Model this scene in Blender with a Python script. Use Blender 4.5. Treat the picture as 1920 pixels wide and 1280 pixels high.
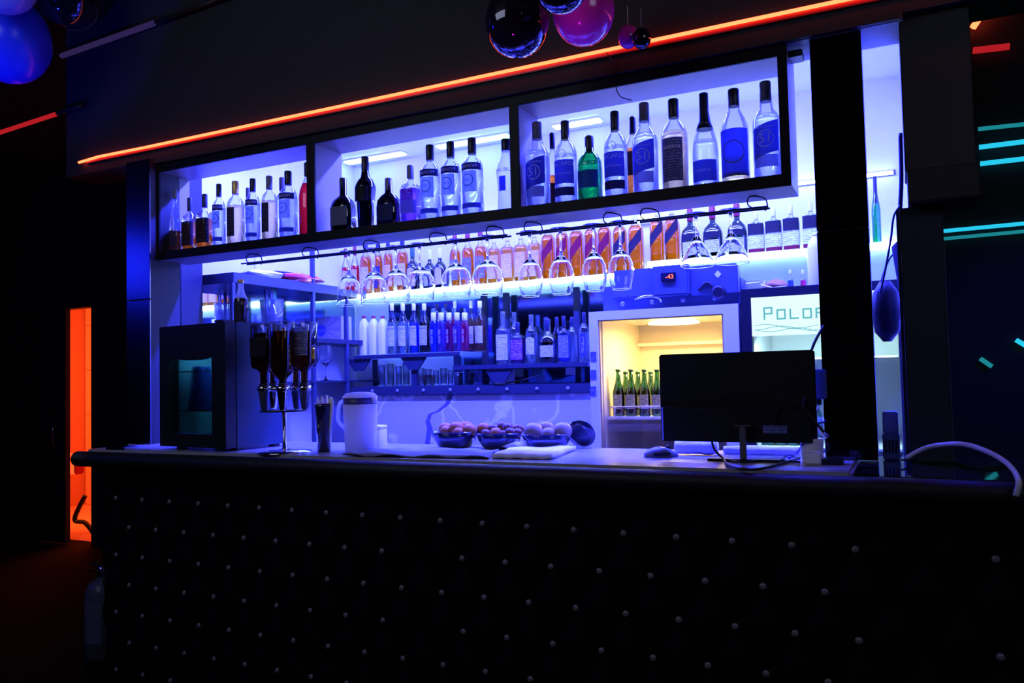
import bpy, bmesh, math, random
from mathutils import Vector, Matrix
random.seed(7)
PI = math.pi
sc = bpy.context.scene
for o in list(bpy.data.objects): bpy.data.objects.remove(o)
C = bpy.data.collections.new('bar'); sc.collection.children.link(C)

# ------------------------------------------------------------------ camera
F = 1493.0; EYE = Vector((0, 0, 1.40))
def cdir(px, py): return Vector((px-960.0, -(py-640.0), -F))
AX = -cdir(-2100, 772).normalized()
AY = cdir(1690, 685); AY = (AY - AY.dot(AX)*AX).normalized()
AZ = AX.cross(AY)
ROT = Matrix((AX, AY, AZ))                       # camera axes -> world axes
cam = bpy.data.cameras.new('camera'); cam.sensor_width = 36.0; cam.lens = F/1920*36; cam.clip_start = 0.02
co = bpy.data.objects.new('camera', cam); sc.collection.objects.link(co)
co.matrix_world = Matrix.Translation(EYE) @ ROT.to_4x4()
sc.camera = co
def P(px, py, Y=None, X=None, Z=None):           # photo measurement -> point on a real plane of the room
    r = ROT @ cdir(px, py)
    t = Y/r.y if Y is not None else (X/r.x if X is not None else (Z-EYE.z)/r.z)
    return EYE + t*r
# ------------------------------------------------------------------ world, view
w = bpy.data.worlds.new('world'); sc.world = w; w.use_nodes = True
w.node_tree.nodes['Background'].inputs[0].default_value = (.25, .25, .6, 1)
w.node_tree.nodes['Background'].inputs[1].default_value = .004
sc.view_settings.view_transform = 'Standard'; sc.view_settings.look = 'None'
sc.view_settings.exposure = 0.0; sc.view_settings.gamma = 1.0; sc.view_settings.use_curve_mapping = False
sc.cycles.transparent_max_bounces = 24; sc.cycles.max_bounces = 14; sc.cycles.transmission_bounces = 12
# ------------------------------------------------------------------ large lights
def area(name, loc, sx, sy, col, power, aim=(0, 0, -1), spread=PI):
    l = bpy.data.lights.new(name, 'AREA'); l.shape = 'RECTANGLE'; l.size = sx; l.size_y = sy
    l.color = col; l.energy = power; l.spread = spread
    o = bpy.data.objects.new(name, l); C.objects.link(o); o.location = loc
    o.rotation_euler = Vector(aim).to_track_quat('-Z', 'Y').to_euler(); return o
def point(name, loc, col, power, r=.03):
    l = bpy.data.lights.new(name, 'POINT'); l.color = col; l.energy = power; l.shadow_soft_size = r
    o = bpy.data.objects.new(name, l); C.objects.link(o); o.location = loc; return o
def spot(name, loc, tgt, col, power, ang, r=.05, blend=.3):
    l = bpy.data.lights.new(name, 'SPOT'); l.color = col; l.energy = power; l.spot_size = math.radians(ang); l.spot_blend = blend; l.shadow_soft_size = r
    o = bpy.data.objects.new(name, l); C.objects.link(o); o.location = loc
    o.rotation_euler = (Vector(tgt)-Vector(loc)).to_track_quat('-Z', 'Y').to_euler(); return o
BLUE = (.030, .037, 1.0)
area('blue_batten_light', (-1.5, 2.95, 2.69), 2.7, .05, BLUE, 800)
area('blue_wall_wash', (-1.5, 3.3, 2.70), 2.9, .05, (.10, .11, 1.0), 55, (0, .8, -.6))
spot('blue_balloon_fill', (-3.6, .5, .5), P(15, 60, Y=2.02), (.004, .015, 1), 220, 22)  # unseen spot added to brighten the blue balloon
spot('magenta_balloon_fill', (-.9, .7, .7), (-.93, 2.05, 2.42), (.8, .01, .9), 26, 12)  # out-of-view spot added to brighten the magenta balloon
area('club_front_fill', (-2.3, .1, 2.9), 1.6, .8, (.62, .66, 1.0), 12, (.25, .9, -.6))  # unseen front fill, added so labels and buttons show up
point('blue_pillar_fill', (-5.0, .75, 2.25), (.01, .02, 1), 15, .22)  # unseen lamp added to put a blue highlight on the left pillar
spot('blue_wall_fill', (1.6, 2.2, 3.0), P(1845, 700, Y=4.45), (.02, .03, 1), 90, 24, .1, .8)  # unseen spot added for the faint blue glow on the right wall
area('club_side_fill', (1.6, .4, 2.9), 1.0, .8, (.62, .66, 1.0), 7, (-.9, .9, -.6))  # second unseen front fill, added from the right

# ------------------------------------------------------------------ materials
M = {}
def bsdf(m): return m.node_tree.nodes['Principled BSDF']
def mat(name, col, rough=.5, metal=0, emit=None, es=0, trans=0, ior=1.45, spec=None, coat=0, bump=None, vary=None):
    m = bpy.data.materials.new(name); m.use_nodes = True; b = bsdf(m); nt = m.node_tree
    b.inputs['Base Color'].default_value = (*col, 1); b.inputs['Roughness'].default_value = rough
    b.inputs['Metallic'].default_value = metal; b.inputs['IOR'].default_value = ior
    b.inputs['Transmission Weight'].default_value = trans; b.inputs['Coat Weight'].default_value = coat
    if spec is not None: b.inputs['Specular IOR Level'].default_value = spec
    if emit: b.inputs['Emission Color'].default_value = (*emit, 1); b.inputs['Emission Strength'].default_value = es
    if vary or bump:
        tc = nt.nodes.new('ShaderNodeTexCoord'); n = nt.nodes.new('ShaderNodeTexNoise')
        n.inputs['Scale'].default_value = (vary or bump)[0]; n.inputs['Detail'].default_value = 5
        nt.links.new(tc.outputs['Object'], n.inputs['Vector'])
    if vary:
        mx = nt.nodes.new('ShaderNodeMix'); mx.data_type = 'RGBA'
        mx.inputs[6].default_value = (*col, 1); mx.inputs[7].default_value = (*vary[1], 1)
        nt.links.new(n.outputs['Fac'], mx.inputs[0]); nt.links.new(mx.outputs[2], b.inputs['Base Color'])
    if bump:
        bp = nt.nodes.new('ShaderNodeBump'); bp.inputs['Strength'].default_value = bump[1]; bp.inputs['Distance'].default_value = .01
        nt.links.new(n.outputs['Fac'], bp.inputs['Height']); nt.links.new(bp.outputs[0], b.inputs['Normal'])
    M[name] = m; return m
def thin(name, tint, gloss=.12, milk=0.0, milkcol=(1, 1, 1)):       # clear or tinted bottle glass
    m = bpy.data.materials.new(name); m.use_nodes = True; nt = m.node_tree; nt.nodes.clear()
    out = nt.nodes.new('ShaderNodeOutputMaterial'); t = nt.nodes.new('ShaderNodeBsdfTransparent'); t.inputs[0].default_value = (*tint, 1)
    g = nt.nodes.new('ShaderNodeBsdfGlossy'); g.inputs['Roughness'].default_value = .04
    lw = nt.nodes.new('ShaderNodeLayerWeight'); lw.inputs[0].default_value = .35
    ma = nt.nodes.new('ShaderNodeMath'); ma.operation = 'MULTIPLY_ADD'; ma.inputs[1].default_value = .7; ma.inputs[2].default_value = gloss*.3
    ma.use_clamp = True
    nt.links.new(lw.outputs['Fresnel'], ma.inputs[0])
    mx = nt.nodes.new('ShaderNodeMixShader'); nt.links.new(ma.outputs[0], mx.inputs[0]); nt.links.new(t.outputs[0], mx.inputs[1]); nt.links.new(g.outputs[0], mx.inputs[2])
    last = mx
    if milk:
        d = nt.nodes.new('ShaderNodeBsdfTranslucent'); d.inputs[0].default_value = (*milkcol, 1)
        m2 = nt.nodes.new('ShaderNodeMixShader'); m2.inputs[0].default_value = milk
        nt.links.new(mx.outputs[0], m2.inputs[1]); nt.links.new(d.outputs[0], m2.inputs[2]); last = m2
    nt.links.new(last.outputs[0], out.inputs[0]); M[name] = m; return m
def liquid(name, tint, ior=1.2, k=.55, milk=.12):                  # refracting drink inside a bottle
    m = bpy.data.materials.new(name); m.use_nodes = True; nt = m.node_tree; nt.nodes.clear()
    out = nt.nodes.new('ShaderNodeOutputMaterial'); t = nt.nodes.new('ShaderNodeBsdfTransparent'); t.inputs[0].default_value = (*tint, 1)
    r = nt.nodes.new('ShaderNodeBsdfRefraction'); r.inputs['Color'].default_value = (*tint, 1); r.inputs['IOR'].default_value = ior; r.inputs['Roughness'].default_value = .02
    mx = nt.nodes.new('ShaderNodeMixShader'); mx.inputs[0].default_value = k; nt.links.new(t.outputs[0], mx.inputs[1]); nt.links.new(r.outputs[0], mx.inputs[2])
    d = nt.nodes.new('ShaderNodeBsdfTranslucent'); d.inputs[0].default_value = (*tint, 1)
    m2 = nt.nodes.new('ShaderNodeMixShader'); m2.inputs[0].default_value = milk; nt.links.new(mx.outputs[0], m2.inputs[1]); nt.links.new(d.outputs[0], m2.inputs[2])
    nt.links.new(m2.outputs[0], out.inputs[0]); M[name] = m; return m
def printed(name, base, ink, scale=230):                             # paper label with rows of small print
    m = mat(name, base, .55); nt = m.node_tree; b = bsdf(m)
    tc = nt.nodes.new('ShaderNodeTexCoord'); mp = nt.nodes.new('ShaderNodeMapping'); mp.inputs['Scale'].default_value = (1, 1, 1)
    wv = nt.nodes.new('ShaderNodeTexWave'); wv.bands_direction = 'Z'; wv.inputs['Scale'].default_value = scale/6.28
    ns = nt.nodes.new('ShaderNodeTexNoise'); ns.inputs['Scale'].default_value = scale*2.4
    ns2 = nt.nodes.new('ShaderNodeTexNoise'); ns2.inputs['Scale'].default_value = scale*.35
    a = nt.nodes.new('ShaderNodeMath'); a.operation = 'MULTIPLY'; a2 = nt.nodes.new('ShaderNodeMath'); a2.operation = 'MULTIPLY'
    rp = nt.nodes.new('ShaderNodeValToRGB'); rp.color_ramp.elements[0].position = .21; rp.color_ramp.elements[0].color = (*base, 1)
    rp.color_ramp.elements[1].position = .28; rp.color_ramp.elements[1].color = (*ink, 1)
    for t in (wv, ns, ns2): nt.links.new(tc.outputs['Object'], t.inputs['Vector'])
    nt.links.new(wv.outputs['Fac'], a.inputs[0]); nt.links.new(ns.outputs['Fac'], a.inputs[1]); nt.links.new(a.outputs[0], a2.inputs[0]); nt.links.new(ns2.outputs['Fac'], a2.inputs[1])
    nt.links.new(a2.outputs[0], rp.inputs[0]); nt.links.new(rp.outputs[0], b.inputs['Base Color']); return m
def emit(name, col, s):
    m = bpy.data.materials.new(name); m.use_nodes = True; nt = m.node_tree; nt.nodes.clear()
    o = nt.nodes.new('ShaderNodeOutputMaterial'); e = nt.nodes.new('ShaderNodeEmission'); e.inputs[0].default_value = (*col, 1); e.inputs[1].default_value = s
    nt.links.new(e.outputs[0], o.inputs[0]); M[name] = m; return m
mat('black_paint', (.012, .012, .014), .55, vary=(6, (.02, .02, .022)))
mat('dark_wall', (.012, .011, .016), .7, bump=(30, .1)); mat('dark_ceiling', (.01, .01, .013), .7)
mat('dark_floor', (.002, .002, .0025), .8, spec=.1, vary=(8, (.003, .003, .0035)))
mat('white_wall', (.78, .78, .76), .55, bump=(25, .05), vary=(2, (.7, .7, .7)))
mat('pvc_ceiling', (.72, .72, .74), .16)
mat('leather', (.003, .003, .005), .6, spec=.07, bump=(160, .15)); mat('rim_leather', (.012, .012, .014), .45, spec=.3, bump=(200, .2))
mat('button', (.2, .2, .22), .35, .2)
mat('cab_front', (.006, .005, .006), .5, spec=.2); mat('cab_wood', (.24, .20, .15), .4, vary=(5, (.30, .25, .19)), bump=(8, .1))
mat('beam_wood', (.35, .36, .33), .6, vary=(14, (.5, .5, .46)), bump=(18, .3))
mat('back_mirror', (.30, .45, .7), .08, 1); mat('mirror', (.86, .9, .9), .02, 1); mat('black_mirror', (.10, .10, .12), .05, 1); mat('blue_black_mirror', (.16, .16, .2), .22, 1); mat('smoked', (.02, .022, .03), .06, 0, coat=1)
mat('black_metal', (.025, .03, .045), .4, .3); mat('dark_blue_metal', (.05, .06, .09), .4, .4)
mat('chrome', (.8, .8, .82), .12, 1); mat('black_plastic', (.012, .012, .014), .4, spec=.3); mat('grey_plastic', (.10, .10, .11), .4)
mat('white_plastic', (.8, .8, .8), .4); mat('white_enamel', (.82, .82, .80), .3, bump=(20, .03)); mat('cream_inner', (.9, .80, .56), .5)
mat('fabric_white', (.8, .8, .82), .9, bump=(60, .4)); mat('fabric_grey', (.16, .17, .25), .85, bump=(50, .3))
mat('red_cap', (.25, .01, .02), .35); mat('gold', (.75, .5, .12), .35, .6); mat('navy', (.02, .03, .16), .4); mat('cap_black', (.012, .013, .03), .35); mat('cap_grey', (.18, .16, .2), .4); mat('cap_white', (.8, .8, .8), .4)
mat('cap_green', (.03, .12, .05), .4); mat('brown_bread', (.32, .12, .03), .8, vary=(18, (.42, .18, .05)))
mat('lbl_black', (.015, .015, .03), .5); mat('lbl_silver', (.36, .46, .6), .4, .2); mat('lbl_navy', (.04, .05, .20), .5); mat('lbl_blue', (.03, .06, .4), .5)
mat('lbl_grey', (.22, .24, .34), .5); mat('ink_white', (.85, .85, .85), .5); mat('ink_dark', (.02, .02, .06), .5); mat('ink_teal', (.10, .45, .5), .5)
mat('lbl_maroon', (.22, .015, .022), .5); mat('lbl_slate', (.03, .026, .024), .5); mat('lbl_cream', (.72, .68, .6), .6)
printed('lbl_print', (.75, .74, .74), (.1, .08, .16)); printed('lbl_blueprint', (.16, .18, .5), (.7, .7, .8)); printed('lbl_darkprint', (.04, .04, .10), (.2, .18, .17)); printed('lbl_purple', (.25, .05, .3), (.8, .7, .8))
printed('lbl_pale', (.8, .62, .6), (.4, .25, .3)); printed('lbl_black_print', (.02, .018, .03), (.09, .08, .09), 260)
thin('glass', (.93, .96, .97)); thin('glass_green', (.05, .62, .16), .2); thin('glass_darkgreen', (.06, .16, .07), .3); thin('glass_dark', (.03, .022, .03), .4); thin('glass_blue', (.25, .45, .95)); thin('glass_teal', (.45, .75, .75)); thin('door_glass', (.94, .96, .97), .05); thin('smoked_glass', (.55, .66, .7), .4)
thin('frost_white', (.75, .78, .85), .2, .5, (.8, .82, .9)); thin('shelf_glass', (.82, .95, .93), .3, .25, (.8, 1, .95)); thin('plastic_clear', (.8, .84, .86), .2, .10)
thin('glass_beer', (.10, .30, .03), .3, .1, (.1, .5, .05))
liquid('water', (.95, .97, 1.0), 1.22, .6, .06); liquid('gold_rum', (.97, .84, .38)); liquid('whisky', (1.0, .46, .06), 1.2, .5, .35); liquid('honey', (1.0, .60, .14), 1.2, .5, .4); liquid('red_liquid', (.92, .10, .10), 1.2, .5, .35); liquid('orange_liquid', (1, .5, .1), 1.2, .5, .3)
liquid('dark_liquid', (.10, .03, .01)); liquid('brandy', (.6, .3, .12)); liquid('blue_liquid', (.2, .3, .95)); liquid('pink_liquid', (.95, .15, .45), 1.2, .4, .4); liquid('mauve_liquid', (.55, .35, .8), 1.2, .4, .3); liquid('magenta_liquid', (.75, .08, .45), 1.2, .4, .35); liquid('syrup_amber', (.8, .5, .2)); liquid('violet_liquid', (.5, .25, .6))
mat('wineglass', (1, 1, 1), 0, 0, trans=1, ior=1.42)
emit('neon_red', (1, .075, .025), 8); emit('led_white', (.68, 1, .80), 12); emit('glare_cyan', (.45, .85, 1), 7); emit('glare_green', (.25, 1, .55), 5); emit('glare_violet', (.55, .5, 1), 5); emit('led_warm', (1, .86, .6), 9); emit('lamp_spot', (.45, .75, 1), 30); emit('led_cyan', (.02, .55, .8), 1.1); emit('led_cyan_dim', (.02, .42, .5), .55); emit('neon_dim', (.8, .02, .03), .55); emit('neon_dark', (.10, .06, .30), .25)
emit('led_digit', (1, .08, .02), 6); emit('sign_white', (.70, .98, 1), 1.15); emit('fridge_lamp', (1, .86, .5), 3); emit('sign_teal', (.16, .62, .72), .8)
mat('orange_tile', (.85, .42, .28), .35); mat('orange_grout', (.5, .2, .12), .8)
mat('carton', (.55, .48, .36), .7, vary=(9, (.48, .42, .34))); mat('carton_ray', (.42, .35, .25), .7); mat('extinguisher', (.10, .10, .14), .35)
mat('fruit_orange', (.42, .10, .025), .45, vary=(9, (.5, .16, .04))); mat('fruit_plum', (.10, .03, .03), .35, vary=(9, (.18, .05, .04))); mat('fruit_pale', (.32, .2, .12), .4, vary=(12, (.4, .28, .18))); mat('bowl_glass', (.02, .025, .06), .12, coat=1)
mat('balloon_blue', (.03, .07, .9), .25); mat('balloon_pale', (.25, .35, .6), .25); mat('balloon_black', (.008, .008, .012), .06, coat=1); mat('balloon_pink', (.75, .03, .45), .2, coat=.5)
mat('straw_green', (.1, .6, .2), .4); mat('bag_red', (.75, .04, .06), .25, coat=.6); mat('paper', (.8, .8, .85), .7); mat('sticky_note', (.5, .75, .4), .7)
def marble(name, base, vein, scale, rough=.2):
    m = mat(name, base, rough); nt = m.node_tree; b = bsdf(m); tc = nt.nodes.new('ShaderNodeTexCoord')
    n = nt.nodes.new('ShaderNodeTexNoise'); n.inputs['Scale'].default_value = scale; n.inputs['Detail'].default_value = 4
    v = nt.nodes.new('ShaderNodeTexVoronoi'); v.feature = 'DISTANCE_TO_EDGE'; v.inputs['Scale'].default_value = scale*1.6
    mp = nt.nodes.new('ShaderNodeMix'); mp.data_type = 'RGBA'; mp.inputs[0].default_value = .35
    nt.links.new(tc.outputs['Object'], n.inputs['Vector']); nt.links.new(tc.outputs['Object'], mp.inputs[6]); nt.links.new(n.outputs['Color'], mp.inputs[7]); nt.links.new(mp.outputs[2], v.inputs['Vector'])
    r = nt.nodes.new('ShaderNodeValToRGB'); r.color_ramp.elements[0].color = (*vein, 1); r.color_ramp.elements[1].color = (*base, 1); r.color_ramp.elements[1].position = .055
    nt.links.new(v.outputs['Distance'], r.inputs[0]); nt.links.new(r.outputs[0], b.inputs['Base Color']); return m
marble('backsplash_marble', (.42, .40, .43), (.68, .66, .68), 3.0); marble('vein_dark', (.10, .10, .14), (.16, .16, .2), 4)
mat('counter_stone', (.26, .25, .27), .25, vary=(25, (.36, .35, .37)))

mat('cooler_side', (.02, .04, .06), .4, spec=.3); mat('carafe_blue', (.08, .12, .7), .3); mat('optic', (.15, .16, .25), .15, .6); mat('navy_glass', (.01, .015, .07), .15, coat=1); mat('collar_violet', (.05, .03, .16), .4); mat('adapter_blue', (.08, .12, .5), .45); mat('cable_pale', (.55, .55, .6), .4); mat('hood_grey', (.06, .08, .13), .4, bump=(20, .05))
liquid('brandy_dark', (.38, .16, .06), 1.2, .5, .1)

def milky(name, col, k=.5):                                         # thin translucent plastic
    m = bpy.data.materials.new(name); m.use_nodes = True; nt = m.node_tree; nt.nodes.clear()
    o = nt.nodes.new('ShaderNodeOutputMaterial'); a = nt.nodes.new('ShaderNodeBsdfDiffuse'); b = nt.nodes.new('ShaderNodeBsdfTranslucent'); x = nt.nodes.new('ShaderNodeMixShader')
    a.inputs[0].default_value = (*col, 1); b.inputs[0].default_value = (*col, 1); x.inputs[0].default_value = k
    nt.links.new(a.outputs[0], x.inputs[1]); nt.links.new(b.outputs[0], x.inputs[2]); nt.links.new(x.outputs[0], o.inputs[0]); M[name] = m; return m
milky('milk_plastic', (.85, .85, .85), .55)
for nm_ in [k for k in M if k.startswith('lbl_') or k.startswith('ink_')]:        # thin paper: part of the light behind a label shines through
    nt = M[nm_].node_tree; b = bsdf(M[nm_]); b.inputs['Specular IOR Level'].default_value = .15
    o_ = nt.nodes['Material Output']; t_ = nt.nodes.new('ShaderNodeBsdfTranslucent'); x_ = nt.nodes.new('ShaderNodeMixShader'); x_.inputs[0].default_value = .45
    if b.inputs['Base Color'].links: nt.links.new(b.inputs['Base Color'].links[0].from_socket, t_.inputs[0])
    else: t_.inputs[0].default_value = b.inputs['Base Color'].default_value
    nt.links.new(b.outputs[0], x_.inputs[1]); nt.links.new(t_.outputs[0], x_.inputs[2]); nt.links.new(x_.outputs[0], o_.inputs[0])

# ------------------------------------------------------------------ mesh helpers
def link(name, me, m, parent=None, loc=None, rot=None):
    o = bpy.data.objects.new(name, me); C.objects.link(o)
    if m and not me.materials: me.materials.append(M[m])
    if parent: o.parent = parent
    if loc is not None: o.location = loc
    if rot is not None: o.rotation_euler = rot
    return o
def tag(o, label, cat, group=None):
    o['label'] = label; o['category'] = cat
    if group: o['group'] = group
    return o
def thing(name, label, cat, loc=(0, 0, 0), rz=0, group=None):
    o = bpy.data.objects.new(name, None); C.objects.link(o); o.location = loc; o.rotation_euler = (0, 0, rz); o.empty_display_size = .05
    return tag(o, label, cat, group)
def pyd(vs, fs, smooth=False):
    me = bpy.data.meshes.new('mesh'); me.from_pydata([tuple(v) for v in vs], [], fs)
    if smooth: me.polygons.foreach_set('use_smooth', [True]*len(me.polygons))
    me.update(); return me
def frombm(bm, smooth=False):
    bmesh.ops.recalc_face_normals(bm, faces=bm.faces)
    me = bpy.data.meshes.new('mesh'); bm.to_mesh(me); bm.free()
    if smooth: me.polygons.foreach_set('use_smooth', [True]*len(me.polygons))
    return me
def addbox(bm, a, b, bev=0):
    r = bmesh.ops.create_cube(bm, size=1)['verts']
    c = [(a[i]+b[i])/2 for i in range(3)]; s = [abs(b[i]-a[i]) for i in range(3)]
    for v in r: v.co = Vector((v.co.x*s[0]+c[0], v.co.y*s[1]+c[1], v.co.z*s[2]+c[2]))
    if bev:
        es = list({e for v in r for e in v.link_edges}); bmesh.ops.bevel(bm, geom=es, offset=bev, segments=2, affect='EDGES')
def box(name, a, b, m, parent=None, bev=.002, smooth=False):
    bm = bmesh.new(); addbox(bm, a, b, min(bev, .3*min(abs(b[i]-a[i]) for i in range(3))) if bev else 0); return link(name, frombm(bm, smooth), m, parent)
def boxes(name, lst, m, parent=None, bev=.0):
    bm = bmesh.new()
    for a, b in lst: addbox(bm, a, b, bev)
    return link(name, frombm(bm), m, parent)
def tubeme(pts, r, seg=8, closed=False):
    pts = [Vector(p) for p in pts]; vs = []; fs = []; n = len(pts); up = None
    for i, p in enumerate(pts):
        d = (pts[(i+1) % n] - pts[i-1]) if closed else (pts[min(i+1, n-1)]-pts[max(i-1, 0)])
        d.normalize()
        if up is None: up = Vector((0, 0, 1)) if abs(d.z) < .9 else Vector((1, 0, 0))
        s = d.cross(up); s = s.normalized() if s.length > 1e-6 else Vector((1, 0, 0)); up = s.cross(d).normalized()
        rr = r[i] if isinstance(r, (list, tuple)) else r
        for k in range(seg): a = 2*PI*k/seg; vs.append(p + rr*(math.cos(a)*s + math.sin(a)*up))
    for i in range(n if closed else n-1):
        j = (i+1) % n
        for k in range(seg): l = (k+1) % seg; fs.append((i*seg+k, i*seg+l, j*seg+l, j*seg+k))
    if not closed: fs.append(tuple(range(seg))[::-1]); fs.append(tuple((n-1)*seg+k for k in range(seg)))
    return pyd(vs, fs, True)
def tube(name, pts, r, m, parent=None, seg=8, closed=False): return link(name, tubeme(pts, r, seg, closed), m, parent)
def smoothpts(pts, k=6):
    pts = [Vector(p) for p in pts]; out = []
    for i in range(len(pts)-1):
        p0, p1, p2, p3 = pts[max(i-1, 0)], pts[i], pts[i+1], pts[min(i+2, len(pts)-1)]
        for j in range(k):
            t = j/k; out.append(.5*((2*p1)+(p2-p0)*t+(2*p0-5*p1+4*p2-p3)*t*t+(3*p1-p0-3*p2+p3)*t**3))
    out.append(pts[-1]); return out
def cross(a, n):                                  # unit super-ellipse cross section, a = 0 faces the room
    s, c = math.sin(a), math.cos(a)
    k = 1.0 if n <= 2 else 1/((abs(s)**n+abs(c)**n)**(1/n)); return s*k, -c*k
def lathe(prof, n=2, seg=20, sy=1.0, cap0=True, cap1=True, R=None):
    vs = []; fs = []; R = R or max(p[0] for p in prof)
    for r, z in prof:
        nn = n if (n > 2 and r > .55*R) else 2
        for k in range(seg):
            x, y = cross(2*PI*k/seg, nn); vs.append((r*x, r*y*(sy if r > .5*R else min(1, sy*1.2)), z))
    for i in range(len(prof)-1):
        for k in range(seg): l = (k+1) % seg; fs.append((i*seg+k, i*seg+l, (i+1)*seg+l, (i+1)*seg+k))
    if cap0: fs.append(tuple(range(seg))[::-1])
    if cap1: fs.append(tuple((len(prof)-1)*seg+k for k in range(seg)))
    me = pyd(vs, fs, True)
    me.polygons.foreach_set('use_smooth', [len(p.vertices) == 4 for p in me.polygons]); return me
def patch(R, z0, z1, A, n=2, sy=1.0, slant=0, seg=10, a0=0, arch=0):
    vs = []; fs = []
    for i in range(seg+1):
        a = a0-A+2*A*i/seg; x, y = cross(a, n); dz = slant*(a-a0)
        e = arch*(1-((a-a0)/A)**2) if arch else 0
        vs += [(R*x, R*y*sy, z0+dz-e*(arch < 0)), (R*x, R*y*sy, z1+dz+e*(arch > 0))]
    for i in range(seg): fs.append((2*i, 2*i+2, 2*i+3, 2*i+1))
    return pyd(vs, fs, True)
_tc = {}
def textverts(s, size):
    if s not in _tc:
        cu = bpy.data.curves.new('text', 'FONT'); cu.body = s; cu.size = 1; cu.align_x = 'CENTER'; cu.align_y = 'CENTER'; cu.resolution_u = 2
        o = bpy.data.objects.new('text', cu); sc.collection.objects.link(o); dg = bpy.context.evaluated_depsgraph_get()
        me = bpy.data.meshes.new_from_object(o.evaluated_get(dg)); bpy.data.objects.remove(o)
        _tc[s] = ([tuple(v.co) for v in me.vertices], [tuple(p.vertices) for p in me.polygons])
    v, f = _tc[s]; return [(x*size, y*size) for x, y, z in v], f
def text_on(R, s, zc, size, n=2, sy=1.0, sx=1.0, slant=0, a0=0, vert=False):
    v, f = textverts(s, size); vs = []
    for x, y in v:
        if vert: x, y = -y, x
        x *= sx; a = a0+x/R; cx, cy = cross(a, n)
        if n > 2 and not a0: px, py = x, -R*sy
        else: px, py = R*cx, R*cy*sy
        vs.append((px, py, zc+y+slant*a))
    return pyd(vs, f)
def flattext(name, s, loc, size, m, parent=None, sx=1.0, rz=0):       # lettering facing -Y
    v, f = textverts(s, size); return link(name, pyd([(x*sx, 0, y) for x, y in v], f), m, parent, loc, (0, 0, rz))

# ------------------------------------------------------------------ bottles
PROF = {
 'vodka':  [(.90, 0), (1, .02), (1, .61), (.95, .66), (.75, .72), (.42, .765), (.36, .79), (.35, .98)],
 'rum':    [(.92, 0), (1, .02), (1, .58), (.96, .64), (.80, .70), (.52, .745), (.38, .78), (.36, .98)],
 'cachaca':[(.92, 0), (1, .02), (1, .55), (.95, .62), (.75, .68), (.52, .72), (.44, .79), (.38, .98)],
 'square': [(.94, 0), (1, .02), (1, .60), (.93, .66), (.55, .70), (.34, .74), (.32, .98)],
 'sparkle':[(.92, 0), (1, .02), (1, .38), (.93, .48), (.70, .60), (.45, .70), (.34, .80), (.32, .98)],
 'wide':   [(.92, 0), (1, .02), (1, .55), (.92, .62), (.65, .72), (.42, .78), (.38, .98)],
 'arch':   [(.94, 0), (1, .03), (1, .42), (.96, .50), (.82, .58), (.55, .65), (.32, .68), (.30, .98)],
 'gin':    [(.92, 0), (1, .02), (1, .52), (.96, .54), (.98, .57), (.90, .64), (.62, .72), (.36, .76), (.34, .98)],
 'tall':   [(.70, 0), (.74, .02), (.86, .40), (1, .56), (.98, .60), (.80, .66), (.45, .72), (.36, .80), (.32, .98)],
 'curvy':  [(.9, 0), (.95, .02), (.88, .25), (.95, .45), (1, .55), (.85, .66), (.55, .75), (.42, .84), (.40, .98)],
 'syrup':  [(.92, 0), (1, .02), (1, .55), (.88, .64), (.55, .74), (.36, .80), (.32, .98)],
 'jug':    [(.94, 0), (1, .02), (1, .72), (.85, .82), (.42, .93), (.36, .95), (.36, .98)],
 'cocktail':[(.92, 0), (1, .02), (1, .70), (.9, .76), (.72, .80), (.70, .81), (.62, .98)],
 'jw':     [(.96, 0), (1, .015), (1, .68), (.90, .74), (.60, .80), (.36, .85), (.34, .98)],
 'hex':    [(.96, 0), (1, .02), (1, .62), (.90, .70), (.5, .74), (.26, .78), (.25, .98)],
 'beer':   [(.92, 0), (1, .02), (1, .50), (.88, .58), (.55, .70), (.42, .80), (.38, .97)],
 'squat':  [(.9, 0), (1, .04), (1, .40), (.92, .55), (.65, .64), (.33, .70), (.30, .98)],
}
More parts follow.
